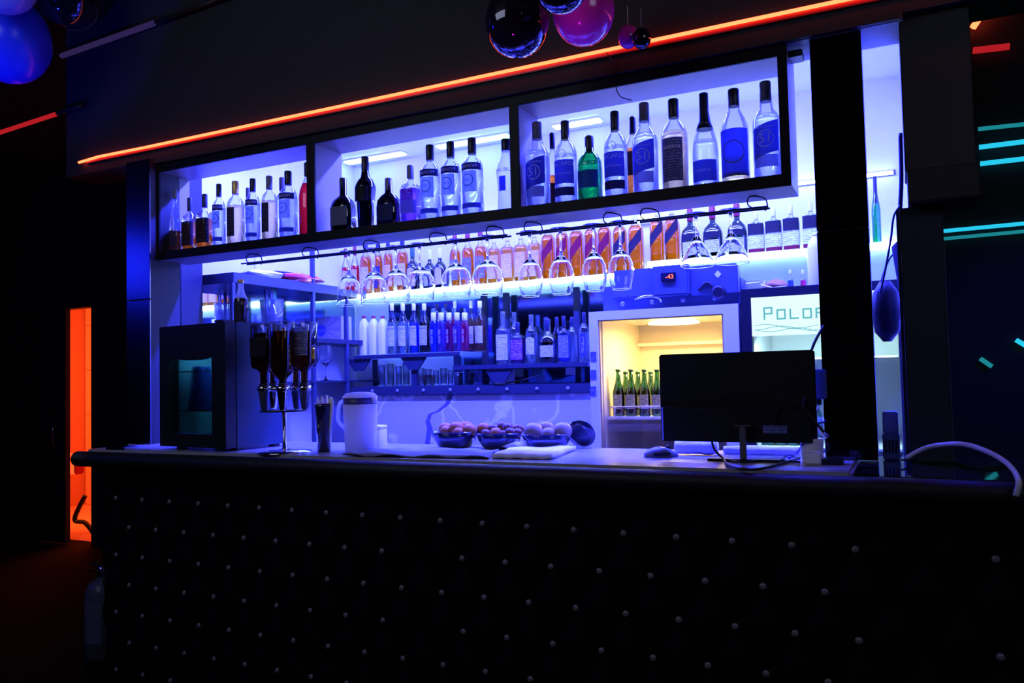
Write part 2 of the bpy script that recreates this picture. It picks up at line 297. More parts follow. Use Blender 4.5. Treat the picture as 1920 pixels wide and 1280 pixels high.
def bottle(label, x, y, z, h, r, prof, glass='glass', cap=('cap_black', .79, 1.0, .42), liq=None, lab=(), txt=(), n=2, sy=1.0, group=None, rz=0, name='liquor_bottle', cat='bottle', badge=None):
    t = thing(name, label, cat, (x, y, z), rz, group); p = [(r*a, h*b) for a, b in PROF[prof]]
    link('glass_body', lathe(p, n, 20, sy), glass, t)
    if liq:
        lv = liq[1]*h; q = [(max(a-.0022, a*.9), max(b, .006)) for a, b in p if b < lv]
        i = len(q); (r0, z0), (r1, z1) = p[i-1], p[min(i, len(p)-1)]; k = (lv-z0)/max(z1-z0, 1e-6)
        q.append(((r0+(r1-r0)*k)*.93, lv)); link('drink', lathe(q, n, 20, sy, R=max(a for a, b in p)), liq[0], t)
    if cap:
        c, z0, z1, rr = cap; link('cap', lathe([(r*rr*.96, h*z0), (r*rr, h*z0+.002), (r*rr, h*z1-.004), (r*rr*.9, h*z1)], 2, 14), c, t)
    for L in lab:
        z0, z1, A, m = L[:4]; kw = L[4] if len(L) > 4 else {}
        nm = 'label' if z1-z0 > .1 else 'label_band'
        link(nm, patch(r*1.012, h*z0, h*z1, A, n, sy, **kw), m, t)
    for T in txt:
        s, zc, size, m = T[:4]; kw = T[4] if len(T) > 4 else {}
        link('lettering', text_on(r*1.022, s, h*zc, size*h, n, sy, **kw), m, t)
    if badge:                                    # ring badge round a number
        zc, rad, m = badge; q = [(r*1.02*math.sin(rad*h*math.cos(b)*f/r), -r*1.02*math.cos(rad*h*math.cos(b)*f/r), h*zc+rad*h*math.sin(b)*f) for f in (1, .88) for b in [2*PI*i/20 for i in range(20)]]
        link('badge_ring', pyd(q, [(i, (i+1) % 20, 20+(i+1) % 20, 20+i) for i in range(20)]), m, t)
    return t
def at_bottle(label, x0, x1, ytop, Y, z, prof, ymid, **k):            # x0..x1 body edges, ytop cap top as measured in the photo
    a, b = P(x0, ymid, Y=Y), P(x1, ymid, Y=Y); c = (a+b)/2
    d = math.sqrt(1+(c.x/Y)**2)                                        # a round body looks wider when seen obliquely
    n = k.get('n', 2); r = (b.x-a.x)/2/(d if n <= 2 else 1+.45*abs(c.x/Y)*k.get('sy', 1))
    top = P((x0+x1)/2, ytop, Y=Y).z
    return bottle(label, c.x, Y, z, top-z, r, prof, **k)

# ================================================================== SETTING
YW = 4.10; XL = -3.10; XR = .035; CZ = 1.14
def struct(name, a, b, m, bev=0):
    o = box(name, a, b, m, None, bev); o['kind'] = 'structure'; return o
def sboxes(name, lst, m):
    o = boxes(name, lst, m); o['kind'] = 'structure'; return o
struct('floor', (-9, -3.2, -.1), (3.5, 7.2, 0), 'dark_floor')
sboxes('ceiling', [((-9, -3.2, 3.3), (3.5, 2.40, 3.4)), ((-9, 2.40, 3.3), (XL-.12, 7.2, 3.4)), ((XR+.1, 2.40, 3.3), (3.5, 7.2, 3.4))], 'dark_ceiling')
struct('ceiling_bar', (XL-.1, 2.56, 2.75), (XR+.1, YW+.1, 2.80), 'pvc_ceiling')
struct('wall_back', (XL-.1, YW, 0), (XR+.1, YW+.1, 2.75), 'white_wall')
struct('wall_bar_left', (XL-.1, 2.52, 0), (XL, YW, 2.75), 'white_wall')
struct('wall_bar_right', (XR+.03, 2.62, 0), (XR+.09, YW, 2.75), 'white_wall')
struct('wall_soffit', (-3.45, 2.39, 2.36), (.9, 2.56, 3.4), 'dark_wall')
struct('trim_1', (-2.88, 2.412, 2.346), (.04, 2.58, 2.36), 'beam_wood')
struct('trim_2', (-3.0, 2.384, 2.343), (.04, 2.399, 2.372), 'dark_wall')
# far left wall with the narrow lit doorway
dl, dr = P(133, 1020, Y=4.65).x, P(171, 1020, Y=4.65).x
sboxes('wall_left', [((-9, 4.65, 0), (dl-.55, 4.75, 3.3)), ((dr, 4.65, 0), (XL-.1, 4.75, 3.3)), ((dl-.55, 4.65, 2.08), (dr, 4.75, 3.3))], 'dark_wall')
d = thing('door_1', 'dark door standing ajar beside the narrow orange lit opening', 'door'); d['kind'] = 'structure'
box('door_leaf', (dl-.55, 4.60, .01), (dl, 4.645, 2.08), 'black_paint', d)
tube('door_handle', smoothpts([(dl-.10, 4.60, 1.02), (dl-.10, 4.55, 1.02), (dl-.10, 4.55, .86), (dl-.10, 4.60, .86)]), .008, 'chrome', d)
# the orange room behind the opening
sboxes('wall_orange_room', [((-8.6, 6.2, 0), (-5.2, 6.3, 2.6)), ((-8.7, 4.75, 0), (-8.6, 6.3, 2.6)), ((-5.2, 4.75, 0), (-5.1, 6.3, 2.6)), ((-8.7, 4.75, 2.6), (-5.1, 6.3, 2.7))], 'orange_grout')
wt = bpy.data.objects['wall_orange_room']
struct('floor_orange_room', (-8.6, 4.75, 0), (-5.2, 6.19, .006), 'orange_tile')
area('orange_ceiling_lamp', (-7.0, 5.5, 2.55), 1.0, .5, (1, .16, .03), 26)
tm = None
for i in range(8):
    for j in range(5):
        a = (-8.58+i*.42, 6.185, .01+j*.52)
        if tm is None:
            bm = bmesh.new(); addbox(bm, (0, 0, 0), (.412, .014, .512), .003); tm = frombm(bm)
        link('wall_tile', tm, 'orange_tile', wt, a)
area('orange_room_lamp', (-7.6, 4.80, 1.5), 1.2, 2.0, (1, .16, .03), 62, (0, 1, 0))
tube('black_hose', smoothpts([(dl-.3, 5.0, .35), (P(140, 973, Y=5.0)), (P(160, 980, Y=5.0)), (P(176, 1000, Y=5.0))]), .022, 'black_plastic')
tag(bpy.data.objects['black_hose'], 'black curved hose crossing the lower orange doorway', 'hose')
b = P(143, 888, Y=4.95); tag(box('paper_dispenser', (b.x-.10, 4.9, b.z), (b.x+.05, 5.0, P(143, 848, Y=4.95).z), 'bag_red', None, .01), 'small red box hanging in the orange doorway', 'dispenser')
# right hand side
struct('wall_right', (XR+.1, 4.45, 0), (3.5, 4.55, 3.3), 'dark_wall')
struct('wall_side', (3.4, -3.2, 0), (3.5, 4.45, 3.3), 'dark_wall')
struct('wall_front', (-9, -3.3, 0), (3.5, -3.2, 3.3), 'dark_wall')
struct('wall_far_left', (-9.1, -3.2, 0), (-9, 7.2, 3.3), 'dark_wall')

# ------------------------------------------------------------------ bar counter
bar = thing('bar_counter', 'long black tufted leather bar with padded edge and stone top', 'bar counter', (-1.3, 2.3, 0))
def bchild(o): o.parent = bar; o.location = Vector(o.location)-Vector((-1.3, 2.3, 0)); return o
XB0, XB1 = -2.93, .62
bchild(box('carcass', (XB0+.02, 2.215, .02), (XB1, 2.60, 1.10), 'black_paint'))
bchild(box('stone_top', (XB0-.02, 2.125, 1.10), (-.12, 2.62, CZ), 'counter_stone', None, .008))
bchild(box('shaded_stone_top', (-.12, 2.14, 1.095), (XB1, 2.62, 1.132), 'smoked', None, .004))  # top past the pillar painted near-black to stand for its shade
pr = [(2.10+.032*math.cos(a)*1.0, 1.105+.030*math.sin(a)) for a in [2*PI*i/14 for i in range(14)]]
vs = []; fs = []; xs = [XB0-.03+i*(XB1-XB0+.06)/30 for i in range(31)]
for i, x in enumerate(xs):
    for y, z in pr: vs.append((x, y, z))
for i in range(30):
    for k in range(14): fs.append((i*14+k, i*14+(k+1) % 14, (i+1)*14+(k+1) % 14, (i+1)*14+k))
fs += [tuple(range(14)), tuple(30*14+k for k in range(14))[::-1]]
bchild(link('padded_edge', pyd(vs, fs, True), 'rim_leather'))
bchild(box('rim_board', (XB0-.02, 2.10, 1.075), (XB1, 2.22, 1.10), 'black_paint'))
# tufted front: pillows between the buttons
PX, PZ = .1525, .2270; bx0, bz0 = -.199, 1.052
btn = []
for r in range(10):
    off = 0 if r % 2 == 0 else PX/2
    for c in range(-8, 22):
        X = bx0+off-c*PX+(0 if off == 0 else 0); Z = bz0-r*PZ/2
        if XB0+.04 < X < -.08 and not (r % 2 == 0 and abs(X+1.42) < .05) and Z > .05: btn.append((X, Z))
        elif X > .12 and X < .55 and r % 2 == 1: btn.append((X, Z))
vs = []; fs = []; nx, nz = 236, 70
for j in range(nz+1):
    for i in range(nx+1):
        x = XB0+.01+(XB1-XB0-.02)*i/nx; z = .04+(1.07-.04)*j/nz
        u = ((x-bx0)/PX+(z-bz0)/PZ); v = ((x-bx0)/PX-(z-bz0)/PZ)
        hgt = (abs(math.sin(PI*u))*abs(math.sin(PI*v)))**.5
        vs.append((x, 2.205-.030*hgt, z))
for j in range(nz):
    for i in range(nx): a = j*(nx+1)+i; fs.append((a, a+1, a+nx+2, a+nx+1))
bchild(link('tufted_panel', pyd(vs, fs, True), 'leather'))
bme = lathe([(.0085, 0), (.0105, .002), (.009, .006), (.004, .0085)], 2, 10)
for X, Z in btn:
    o = link('button', bme, 'button', None, (X, 2.203, Z), (PI/2, 0, 0)); bchild(o)

# ------------------------------------------------------------------ pillars
pl = thing('mirrored_pillar', 'dark mirrored pillar standing on the bar beside the monitor', 'pillar', (-.13, 2.5, CZ))
def pc(o, par, base): o.parent = par; o.location = Vector(o.location)-Vector(base); return o
a = P(1548, 862, Y=2.42).x; b2 = P(1647, 862, Y=2.42).x
zj = P(1580, 430, Y=2.42).z
for nm, z0, z1 in (('mirror_panel', CZ, zj-.002), ('mirror_panel', zj+.002, 2.36)):
    pc(box(nm, (a, 2.42, z0), (b2, 2.424, z1), 'black_mirror', None, .001), pl, (-.13, 2.5, CZ))
pc(box('core', (a+.002, 2.425, CZ), (b2-.002, 2.56, 2.36), 'black_paint', None, 0), pl, (-.13, 2.5, CZ))
pl = thing('mirrored_pillar', 'dark mirrored pillar at the left end of the bar', 'pillar', (-2.92, 2.45, CZ))
a = P(238, 836, Y=2.36).x; b2 = P(282, 836, Y=2.36).x; zj = P(262, 562, Y=2.36).z
for z0, z1 in ((CZ, zj-.003), (zj+.003, 2.36)):
    pc(box('mirror_panel', (a, 2.36, z0), (b2, 2.366, z1), 'blue_black_mirror', None, .001), pl, (-2.92, 2.45, CZ))
pc(box('core', (a+.002, 2.367, CZ), (b2-.002, 2.52, 2.36), 'black_paint', None, 0), pl, (-2.92, 2.45, CZ))
# black box column at the right and the slim jamb under it
pl = thing('black_column', 'black boxed column hanging right of the lit gap', 'column', (.12, 2.5, 1.88))
x0, x1 = P(1692, 200, Y=2.42).x, P(1830, 300, Y=2.42).x
pc(box('shaft', (x0, 2.42, 1.93), (x1, 2.60, 3.299), 'black_paint', None, .003), pl, (.12, 2.5, 1.88))
pc(box('lower_lip', (x0+.005, 2.40, 1.84), (x1+.005, 2.60, 1.928), 'dark_wall', None, .003), pl, (.12, 2.5, 1.88))
pl = thing('door_jamb', 'slim black jamb between the lit gap and the dark room', 'jamb', (.06, 2.5, CZ))
pc(box('post', (P(1704, 800, Y=2.46).x, 2.46, 1.133), (P(1786, 800, Y=2.46).x, 2.60, 1.838), 'black_metal', None, .003), pl, (.06, 2.5, CZ))
pc(box('edge_strip', (P(1697, 800, Y=2.5).x, 2.50, 1.133), (P(1703, 800, Y=2.5).x, 2.60, 1.838), 'dark_blue_metal', None, .002), pl, (.06, 2.5, CZ))

# ------------------------------------------------------------------ red and cyan light lines
def ledbar(label, p0, p1, r, m, Y, name='led_light', seg=6):
    a, b = P(*p0, Y=Y), P(*p1, Y=Y); o = tube(name, [a, b], r, m, None, seg); return tag(o, label, 'light')
pts = [P(148, 312, Y=2.375), P(180, 307, Y=2.375), P(900, 154, Y=2.375), P(1640, -5, Y=2.375), P(1760, -32, Y=2.375)]
zz = 2.418
nt_ = thing('neon_strip', 'long glowing red neon line running above the bottle cabinet', 'neon light', (0, 2.38, 0))
o = tube('neon_tube', [(P(148, 312, Y=2.375).x, 2.375, zz-.006), (P(185, 305, Y=2.375).x, 2.375, zz+.002), (P(268, 289, Y=2.375).x, 2.375, zz)], .0058, 'neon_red'); o.parent = nt_; o.location = (0, -2.38, 0)
o = tube('neon_tube', [(P(271, 289, Y=2.375).x, 2.375, zz), (.62, 2.375, zz+.004)], .0058, 'neon_red'); o.parent = nt_; o.location = (0, -2.38, 0)
o = box('mounting_rail', (P(160, 312, Y=2.38).x, 2.381, zz-.016), (.62, 2.389, zz+.006), 'red_cap'); o.parent = nt_; o.location = (0, -2.38, 0)
ledbar('dim red light strip at the upper left edge below the blue balloon', (-60, 268), (105, 214), .010, 'neon_dim', 2.37)
ledbar('unlit grey end of the strip right of the dim red light', (107, 213), (155, 197), .009, 'black_plastic', 2.37)
ledbar('faint violet tube on the dark wall at upper left', (115, 105), (290, 43), .012, 'neon_dark', 2.37)
ledbar('unlit grey tube rising to the top edge at upper left', (292, 42), (440, -12), .010, 'black_plastic', 2.37)
ledbar('bright red light line slanting at the upper right corner', (1824, 52), (1872, -20), .016, 'neon_red', 4.40)
ledbar('dim red light bar below the slanting red line', (1824, 95), (1893, 87), .016, 'neon_dim', 4.42)
for lb, p0, p1, m, r in (('topmost teal light bar of three at the right edge', (1834, 242), (2100, 214), 'led_cyan_dim', .010), ('middle cyan light bar of three at the right edge', (1836, 276), (2100, 243), 'led_cyan', .012), ('lowest cyan light bar of three at the right edge', (1838, 307), (2100, 277), 'led_cyan', .012),
        ('upper of two long cyan bars right of the column', (1738, 436), (2100, 402), 'led_cyan', .010), ('lower of two long teal bars right of the column', (1742, 450), (2100, 417), 'led_cyan_dim', .009),
        ('short slanted cyan light at the far right, level with the fridge sign', (1905, 637), (1925, 649), 'led_cyan', .012), ('small slanted teal light left of the short cyan light', (1838, 672), (1860, 687), 'led_cyan_dim', .012)):
    ledbar(lb, p0, p1, r, m, 4.42)

# ------------------------------------------------------------------ hanging cabinet with open back
CB = P(900, 420, Y=2.40).z
cab = thing('bottle_cabinet', 'long black framed open cabinet hanging over the bar, full of bottles', 'cabinet', (-1.55, 2.5, 1.926))
def cc(o): return pc(o, cab, (-1.55, 2.5, 1.926))
z0, z1 = 1.926, 2.345; zi0, zi1 = 1.960, 2.312
xa, xb = P(287, 487, Y=2.40).x, P(1482, 300, Y=2.40).x
X1, X2 = P(575, 400, Y=2.40).x, P(590, 400, Y=2.40).x
X3, X4 = P(956, 300, Y=2.40).x, P(973, 300, Y=2.40).x
XS0, XS1 = P(298, 400, Y=2.40).x, P(1462, 250, Y=2.40).x
cc(box('bottom_board', (xa, 2.41, z0+.002), (xb, 2.585, zi0), 'cab_wood', None, .001))
cc(box('top_board', (xa, 2.41, zi1), (xb, 2.585, z1), 'cab_wood', None, .001))
cc(box('side_board', (xa, 2.41, zi0), (xa+.016, 2.585, zi1), 'cab_wood', None, .001))
cc(box('side_board', (xb-.016, 2.41, zi0), (xb, 2.585, zi1), 'cab_wood', None, .001))
cc(box('divider', ((X1+X2)/2-.008, 2.41, zi0), ((X1+X2)/2+.008, 2.585, zi1), 'cab_wood', None, .001))
cc(box('divider', ((X3+X4)/2-.008, 2.41, zi0), ((X3+X4)/2+.008, 2.585, zi1), 'cab_wood', None, .001))
cc(box('front_rail', (xa, 2.40, z0), (xb, 2.41, zi0+.002), 'cab_front', None, .001))
cc(box('front_rail', (xa, 2.40, zi1-.004), (xb, 2.41, z1), 'cab_front', None, .001))
for q0, q1 in ((xa, XS0), (X1, X2), (X3, X4), (XS1, xb)):
    cc(box('stile', (q0, 2.40, zi0+.002), (q1, 2.41, zi1-.004), 'cab_front', None, .001))
# loose wire dangling over the opening
tag(tube('loose_wire', smoothpts([P(1138, 100, Y=2.372), P(1150, 120, Y=2.372), P(1153, 150, Y=2.39), P(1157, 170, Y=2.392), P(1165, 182, Y=2.392), P(1184, 188, Y=2.392)]), .0016, 'black_plastic', None, 5), 'thin loose wire dangling from the neon over the right cabinet bay', 'wire')
# plain black bracket at the cabinet's upper right corner
q = P(1490, 98, Y=2.44); tag(box('bracket', (q.x-.02, 2.44, q.z-.012), (q.x+.02, 2.50, q.z+.008), 'black_metal'), 'small black bracket at the top right corner of the cabinet', 'bracket')

# ------------------------------------------------------------------ bottles in the cabinet
G1 = 'bottles in the hanging cabinet'; ZC = zi0+.001; Yf = 2.475; Yb = 2.545
def vodka(label, x0, x1, yt, ym, Y=Yf):
    return at_bottle(label, x0, x1, yt, Y, ZC, 'vodka', ym, cap=('cap_black', .80, 1.0, .40), liq=('water', .62), group=G1,
        lab=[(.575, .665, 1.35, 'lbl_black', {'arch': 0}), (.30, .565, .85, 'lbl_silver'), (.10, .165, 1.25, 'lbl_navy')],
        txt=[('SMIRNOFF', .62, .058, 'ink_white', {'sx': .98}), ('N21', .45, .05, 'ink_dark'), ('VODKA', .37, .035, 'ink_dark')], badge=(.45, .075, 'ink_dark'))
def c51(label, x0, x1, yt, ym, Y=Yf, tint='water'):
    return at_bottle(label, x0, x1, yt, Y, ZC, 'cachaca', ym, cap=('cap_grey', .80, 1.0, .40), liq=(tint, .66), group=G1,
        lab=[(.24, .55, 1.0, 'lbl_navy', {'slant': .012}), (.12, .24, .9, 'lbl_grey')], txt=[('51', .40, .13, 'ink_white'), ('PIRASSUNUNGA', .515, .028, 'ink_white')], badge=(.40, .085, 'ink_white'))
def bacardi(label, x0, x1, yt, ym, Y=Yf):
    return at_bottle(label, x0, x1, yt, Y, ZC, 'rum', ym, cap=('cap_black', .78, 1.0, .38), liq=('water', .60), group=G1,
        lab=[(.24, .52, 1.1, 'lbl_navy'), (.10, .20, 1.1, 'lbl_black')], txt=[('BACARDI', .47, .07, 'ink_white'), ('CARTA BLANCA', .36, .03, 'ink_white')], badge=(.585, .05, 'lbl_navy'))
at_bottle('clear long-necked bottle at the far left of the cabinet', 317, 341, 356, Yf, ZC, 'sparkle', 440, cap=('cap_grey', .86, 1, .36), liq=('brandy', .35), group=G1, lab=[(.10, .34, .9, 'lbl_darkprint')])
for lb, x0, x1, yt in (('square black labelled whiskey bottle, left one of the pair', 343, 369, 371), ('square black labelled whiskey bottle, right one of the pair', 370, 399, 364)):
    at_bottle(lb, x0, x1, yt, Yf+(.02 if x0 < 350 else 0), ZC, 'square', 440, n=6, liq=('whisky', .55), cap=('cap_black', .76, 1, .36), group=G1, lab=[(.12, .56, 1.25, 'lbl_black_print')], sy=.9)
vodka('leftmost silver labelled vodka bottle in the left bay', 398, 424, 345, 420)
at_bottle('gold drink bottle with black label, left one in the left bay', 425, 459, 340, Yf, ZC, 'vodka', 415, liq=('gold_rum', .62), cap=('gold', .80, 1, .40), group=G1, lab=[(.14, .58, .62, 'lbl_black_print')])
vodka('second silver labelled vodka bottle in the left bay, between two gold bottles', 460, 489, 335, 410)
at_bottle('gold drink bottle with black label, right one in the left bay', 490, 521, 330, Yf, ZC, 'vodka', 405, liq=('gold_rum', .62), cap=('cap_grey', .80, 1, .40), group=G1, lab=[(.14, .58, .62, 'lbl_black_print')])
vodka('rightmost silver labelled vodka bottle in the left bay, beside the red bottle', 523, 559, 321, 400)
at_bottle('bright red liqueur bottle half hidden by the left divider', 560, 596, 305, Yf+.01, ZC, 'syrup', 395, liq=('red_liquid', .72), cap=('cap_black', .82, 1, .38), group=G1)
at_bottle('clear bottle behind the gold bottle in the left bay', 455, 476, 352, Yb, ZC, 'vodka', 410, cap=('cap_grey', .80, 1, .40), group=G1)
at_bottle('clear bottle behind the rightmost vodka of the left bay', 515, 545, 333, Yb, ZC, 'vodka', 400, cap=('cap_grey', .80, 1, .40), group=G1)
# middle bay
at_bottle('dark round-shouldered bottle with square grey label, left in the middle bay', 621, 667, 334, Yf, ZC, 'arch', 400, n=4, sy=.8, glass='glass_dark', cap=('cap_black', .72, 1, .30), group=G1, lab=[(.12, .46, .8, 'lbl_grey')])
k = at_bottle('tall dark bottle with a cord loop in the middle bay', 666, 706, 294, Yf, ZC, 'tall', 385, glass='glass_dark', cap=('cap_black', .78, 1, .36), group=G1, lab=[(.38, .58, .9, 'lbl_slate')])
link('cord_loop', tubeme(smoothpts([(.03, -.02, .185), (.045, -.02, .188), (.052, -.02, .165), (.058, -.02, .15)]), .0016, 5), 'navy', k)
at_bottle('dark blue round flask left of the pink-amber bottle', 706, 753, 334, Yf, ZC, 'squat', 400, n=3, sy=.75, glass='glass_dark', cap=('cap_grey', .74, 1, .30), group=G1, lab=[(.12, .45, .75, 'lbl_navy')])
at_bottle('pink-amber flavoured bottle with a white lower label in the middle bay', 752, 789, 310, Yf+.01, ZC, 'square', 385, liq=('violet_liquid', .6), cap=('cap_grey', .78, 1, .40), n=4, group=G1, lab=[(.18, .40, 1.1, 'lbl_grey'), (.40, .58, .8, 'lbl_purple')])
vodka('silver labelled vodka bottle, left of three in the middle bay', 788, 827, 272, 360)
vodka('silver labelled vodka bottle, centre of three in the middle bay', 827, 865, 266, 350)
vodka('silver labelled vodka bottle, right of three in the middle bay', 866, 907, 259, 345)
at_bottle('pale frosted bottle half hidden behind the right divider', 931, 969, 261, Yf, ZC, 'curvy', 345, glass='frost_white', cap=('cap_black', .84, 1, .46), group=G1, txt=[('MALIBU', .56, .075, 'ink_dark')], lab=[(.28, .48, .35, 'lbl_navy')])
# right bay
c51('sugarcane spirit bottle numbered 51 at the left of the right bay', 986, 1032, 229, 330)
at_bottle('orange drink bottle behind the left numbered spirit bottle', 1024, 1050, 249, Yb, ZC, 'vodka', 330, liq=('orange_liquid', .45), cap=('cap_black', .80, 1, .40), group=G1, lab=[(.1, .35, .9, 'lbl_slate')])
bacardi('white rum bottle left of the green bottle', 1040, 1083, 227, 320)
at_bottle('bright green gin bottle in the right bay', 1083, 1130, 255, Yf, ZC, 'gin', 330, glass='glass_green', liq=('water', .6), cap=('cap_black', .76, 1, .36), group=G1, lab=[(.20, .46, 1.0, 'lbl_blue')], badge=(.62, .05, 'lbl_black'))
bacardi('white rum bottle right of the green bottle', 1133, 1177, 209, 310)
at_bottle('orange drink bottle between the right rum and the middle numbered bottle', 1172, 1204, 219, Yb, ZC, 'vodka', 310, liq=('orange_liquid', .62), cap=('cap_black', .80, 1, .40), group=G1, lab=[(.30, .58, .9, 'lbl_slate')])
c51('sugarcane spirit bottle numbered 51 in the middle of the right bay', 1186, 1235, 193, 300)
at_bottle('golden rum bottle with a tall dark label', 1240, 1291, 186, Yf, ZC, 'rum', 290, liq=('gold_rum', .64), cap=('cap_black', .80, 1, .40), group=G1, lab=[(.10, .56, .85, 'lbl_darkprint')], txt=[('RESERVA', .46, .05, 'ink_white')])
at_bottle('sparkling wine bottle with dark foil neck', 1298, 1348, 175, Yf, ZC, 'sparkle', 290, liq=('water', .5), cap=None, group=G1, lab=[(.06, .28, 1.1, 'lbl_navy'), (.55, .985, PI, 'lbl_navy')][:1])
o = [x for x in C.objects if x.get('label') == 'sparkling wine bottle with dark foil neck'][0]
hh = P(1320, 175, Y=Yf).z-ZC; rr = .0
bb = [c for c in o.children if c.name.startswith('glass_body')][0]; R_ = max(v.co.x for v in bb.data.vertices)
link('foil', lathe([(R_*.66, hh*.62), (R_*.47, hh*.70), (R_*.36, hh*.80), (R_*.35, hh*.99), (R_*.3, hh)], 2, 16), 'cap_black', o)
flat = link('lettering', text_on(R_*1.03, 'RESERVA', hh*.17, .012), 'ink_white', o)
at_bottle('wide bottle with a big dark blue label under the ceiling lamp', 1352, 1406, 167, Yf, ZC, 'wide', 280, liq=('gold_rum', .12), cap=('cap_black', .82, 1, .40), group=G1, lab=[(.07, .56, 1.2, 'lbl_navy')], badge=(.32, .12, 'lbl_grey'))
c51('sugarcane spirit bottle numbered 51 at the right end of the cabinet', 1411, 1466, 153, 260)

# ================================================================== BACK BAR
YS = 3.95; XF = -2.85
zS1 = P(1000, 524, Y=3.86).z; zS2 = P(1403, 474, Y=3.86).z
xsplit = P(1212, 480, Y=3.86).x
def shelf_unit(label, x0, x1, z, glow):
    t = thing('glass_shelf', label, 'shelf', ((x0+x1)/2, 3.96, z)); b = ((x0+x1)/2, 3.96, z)
    pc(box('glass_plate', (x0, 3.855, z-.010), (x1, 4.095, z), 'shelf_glass', None, .001), t, b)
    pc(box('led_strip', (x0+.005, 3.846, z-.030), (x1-.005, 3.854, z-.004), glow, None, 0), t, b)
    pc(box('added_backlight', (x0+.005, 4.078, z+.004), (x1-.005, 4.092, z+.018), glow, None, 0), t, b)  # glowing strip added to backlight the bottles and brighten the wall
    pc(box('under_rail', (x0, 3.870, z-.034), (x1, 3.885, z-.011), 'chrome', None, .001), t, b)
    return t
shelf_unit('lit glass shelf carrying the amber whisky bottles', XL+.01, xsplit-.004, zS1, 'led_white')
shelf_unit('lit glass shelf at right carrying the white labelled bottles', xsplit+.004, XR+.025, zS2, 'led_white')
# steel frame with lower shelves
zA = P(700, 665, Y=3.76).z; zB = P(1000, 681, Y=3.70).z; zL0 = P(880, 739, Y=3.70).z; zL1 = P(880, 722, Y=3.70).z
XU0, XU1 = -2.84, P(1106, 700, Y=3.70).x
fr = thing('shelf_frame', 'dark steel shelf frame on the back wall under the lit shelf', 'shelf', (-2.2, 3.85, zL0)); fb = (-2.2, 3.85, zL0)
def fc(o): return pc(o, fr, fb)
xA1 = P(866, 660, Y=3.76).x; xB0 = P(852, 682, Y=3.70).x
fc(box('upper_shelf', (XU0, 3.74, zA-.022), (xA1, 4.08, zA), 'shelf_glass'))
fc(box('shelf_edge', (XU0, 3.732, zA-.024), (xA1, 3.7395, zA-.002), 'black_metal'))
fc(box('lower_shelf', (xB0, 3.68, zB-.024), (XU1, 4.05, zB), 'black_metal'))
fc(box('base_ledge', (XU0, 3.70, zL0), (XU1, 4.08, zL1), 'black_metal'))
for px, Y, top in ((775, 3.76, zA-.02), (855, 3.80, zA-.02), (908, 4.0, zS1-.04), (950, 4.02, zS1-.04), (1083, 4.0, zS1-.04), (702, 4.02, zA-.02)):
    x = P(px, 690, Y=Y).x; fc(box('post', (x-.016, Y, zL1), (x+.016, Y+.03, top), 'black_metal'))
for px, zt, Y in ((672, zA-.022, 3.745), (775, zA-.022, 3.745), (935, zB-.024, 3.69)):
    x = P(px, 690, Y=Y).x; vs = [(x+sx*w_, Y+dy, zt-dz) for dy in (0, .012) for sx, w_, dz in ((-1, .085, 0), (1, .085, 0), (1, .03, .07), (-1, .03, .07))]
    fc(link('gusset', pyd(vs, [(0, 3, 2, 1), (4, 5, 6, 7), (0, 1, 5, 4), (1, 2, 6, 5), (2, 3, 7, 6), (3, 0, 4, 7)]), 'black_metal'))
fc(box('cubby_back', (P(706, 700, Y=4.03).x, 4.035, zL1), (P(853, 700, Y=4.03).x, 4.06, zA-.023), 'white_wall', None, 0))
for i in range(9):
    x = XU0+.15+i*.17; fc(link('rivet', bme, 'chrome', None, (x, 3.70, (zL0+zL1)/2), (PI/2, 0, 0)))
mp = thing('back_mirror', 'dark mirror panel behind the syrup bottles', 'mirror', (-2.2, 4.09, zL1)); 
pc(box('mirror_glass', (XU0, 4.088, zL1), (XU1, 4.096, zS1-.05), 'back_mirror', None, .001), mp, (-2.2, 4.09, zL1))
bs = struct('wall_backsplash', (XF+.002, 3.72, .0), (XU1+.02, 4.09, zL0-.001), 'backsplash_marble')
slab = P(799, 780, Y=3.715).x
# vein cut into the slab face
vp = [(845, 740), (838, 757), (822, 770), (806, 776), (802, 790), (806, 803), (803, 818), (801, 835), (806, 848)]
vs = []; 
for i, (px, py) in enumerate(vp):
    wd = (5, 4, 3, 3, 4, 5, 4, 5, 6)[i]; a, b = P(px-wd, py, Y=3.7185), P(px+wd, py, Y=3.7185); vs += [(a.x-slab, -.0015, a.z-1.0), (b.x-slab, -.0015, b.z-1.0), (a.x-slab, .0, a.z-1.0), (b.x-slab, .0, b.z-1.0)]
fs = []
for i in range(len(vp)-1): a = 4*i; fs += [(a, a+1, a+5, a+4), (a+2, a, a+4, a+6), (a+1, a+3, a+7, a+5)]
link('vein', pyd([(x+slab, y+3.72, z+1.0) for x, y, z in vs], fs), 'vein_dark', bs)
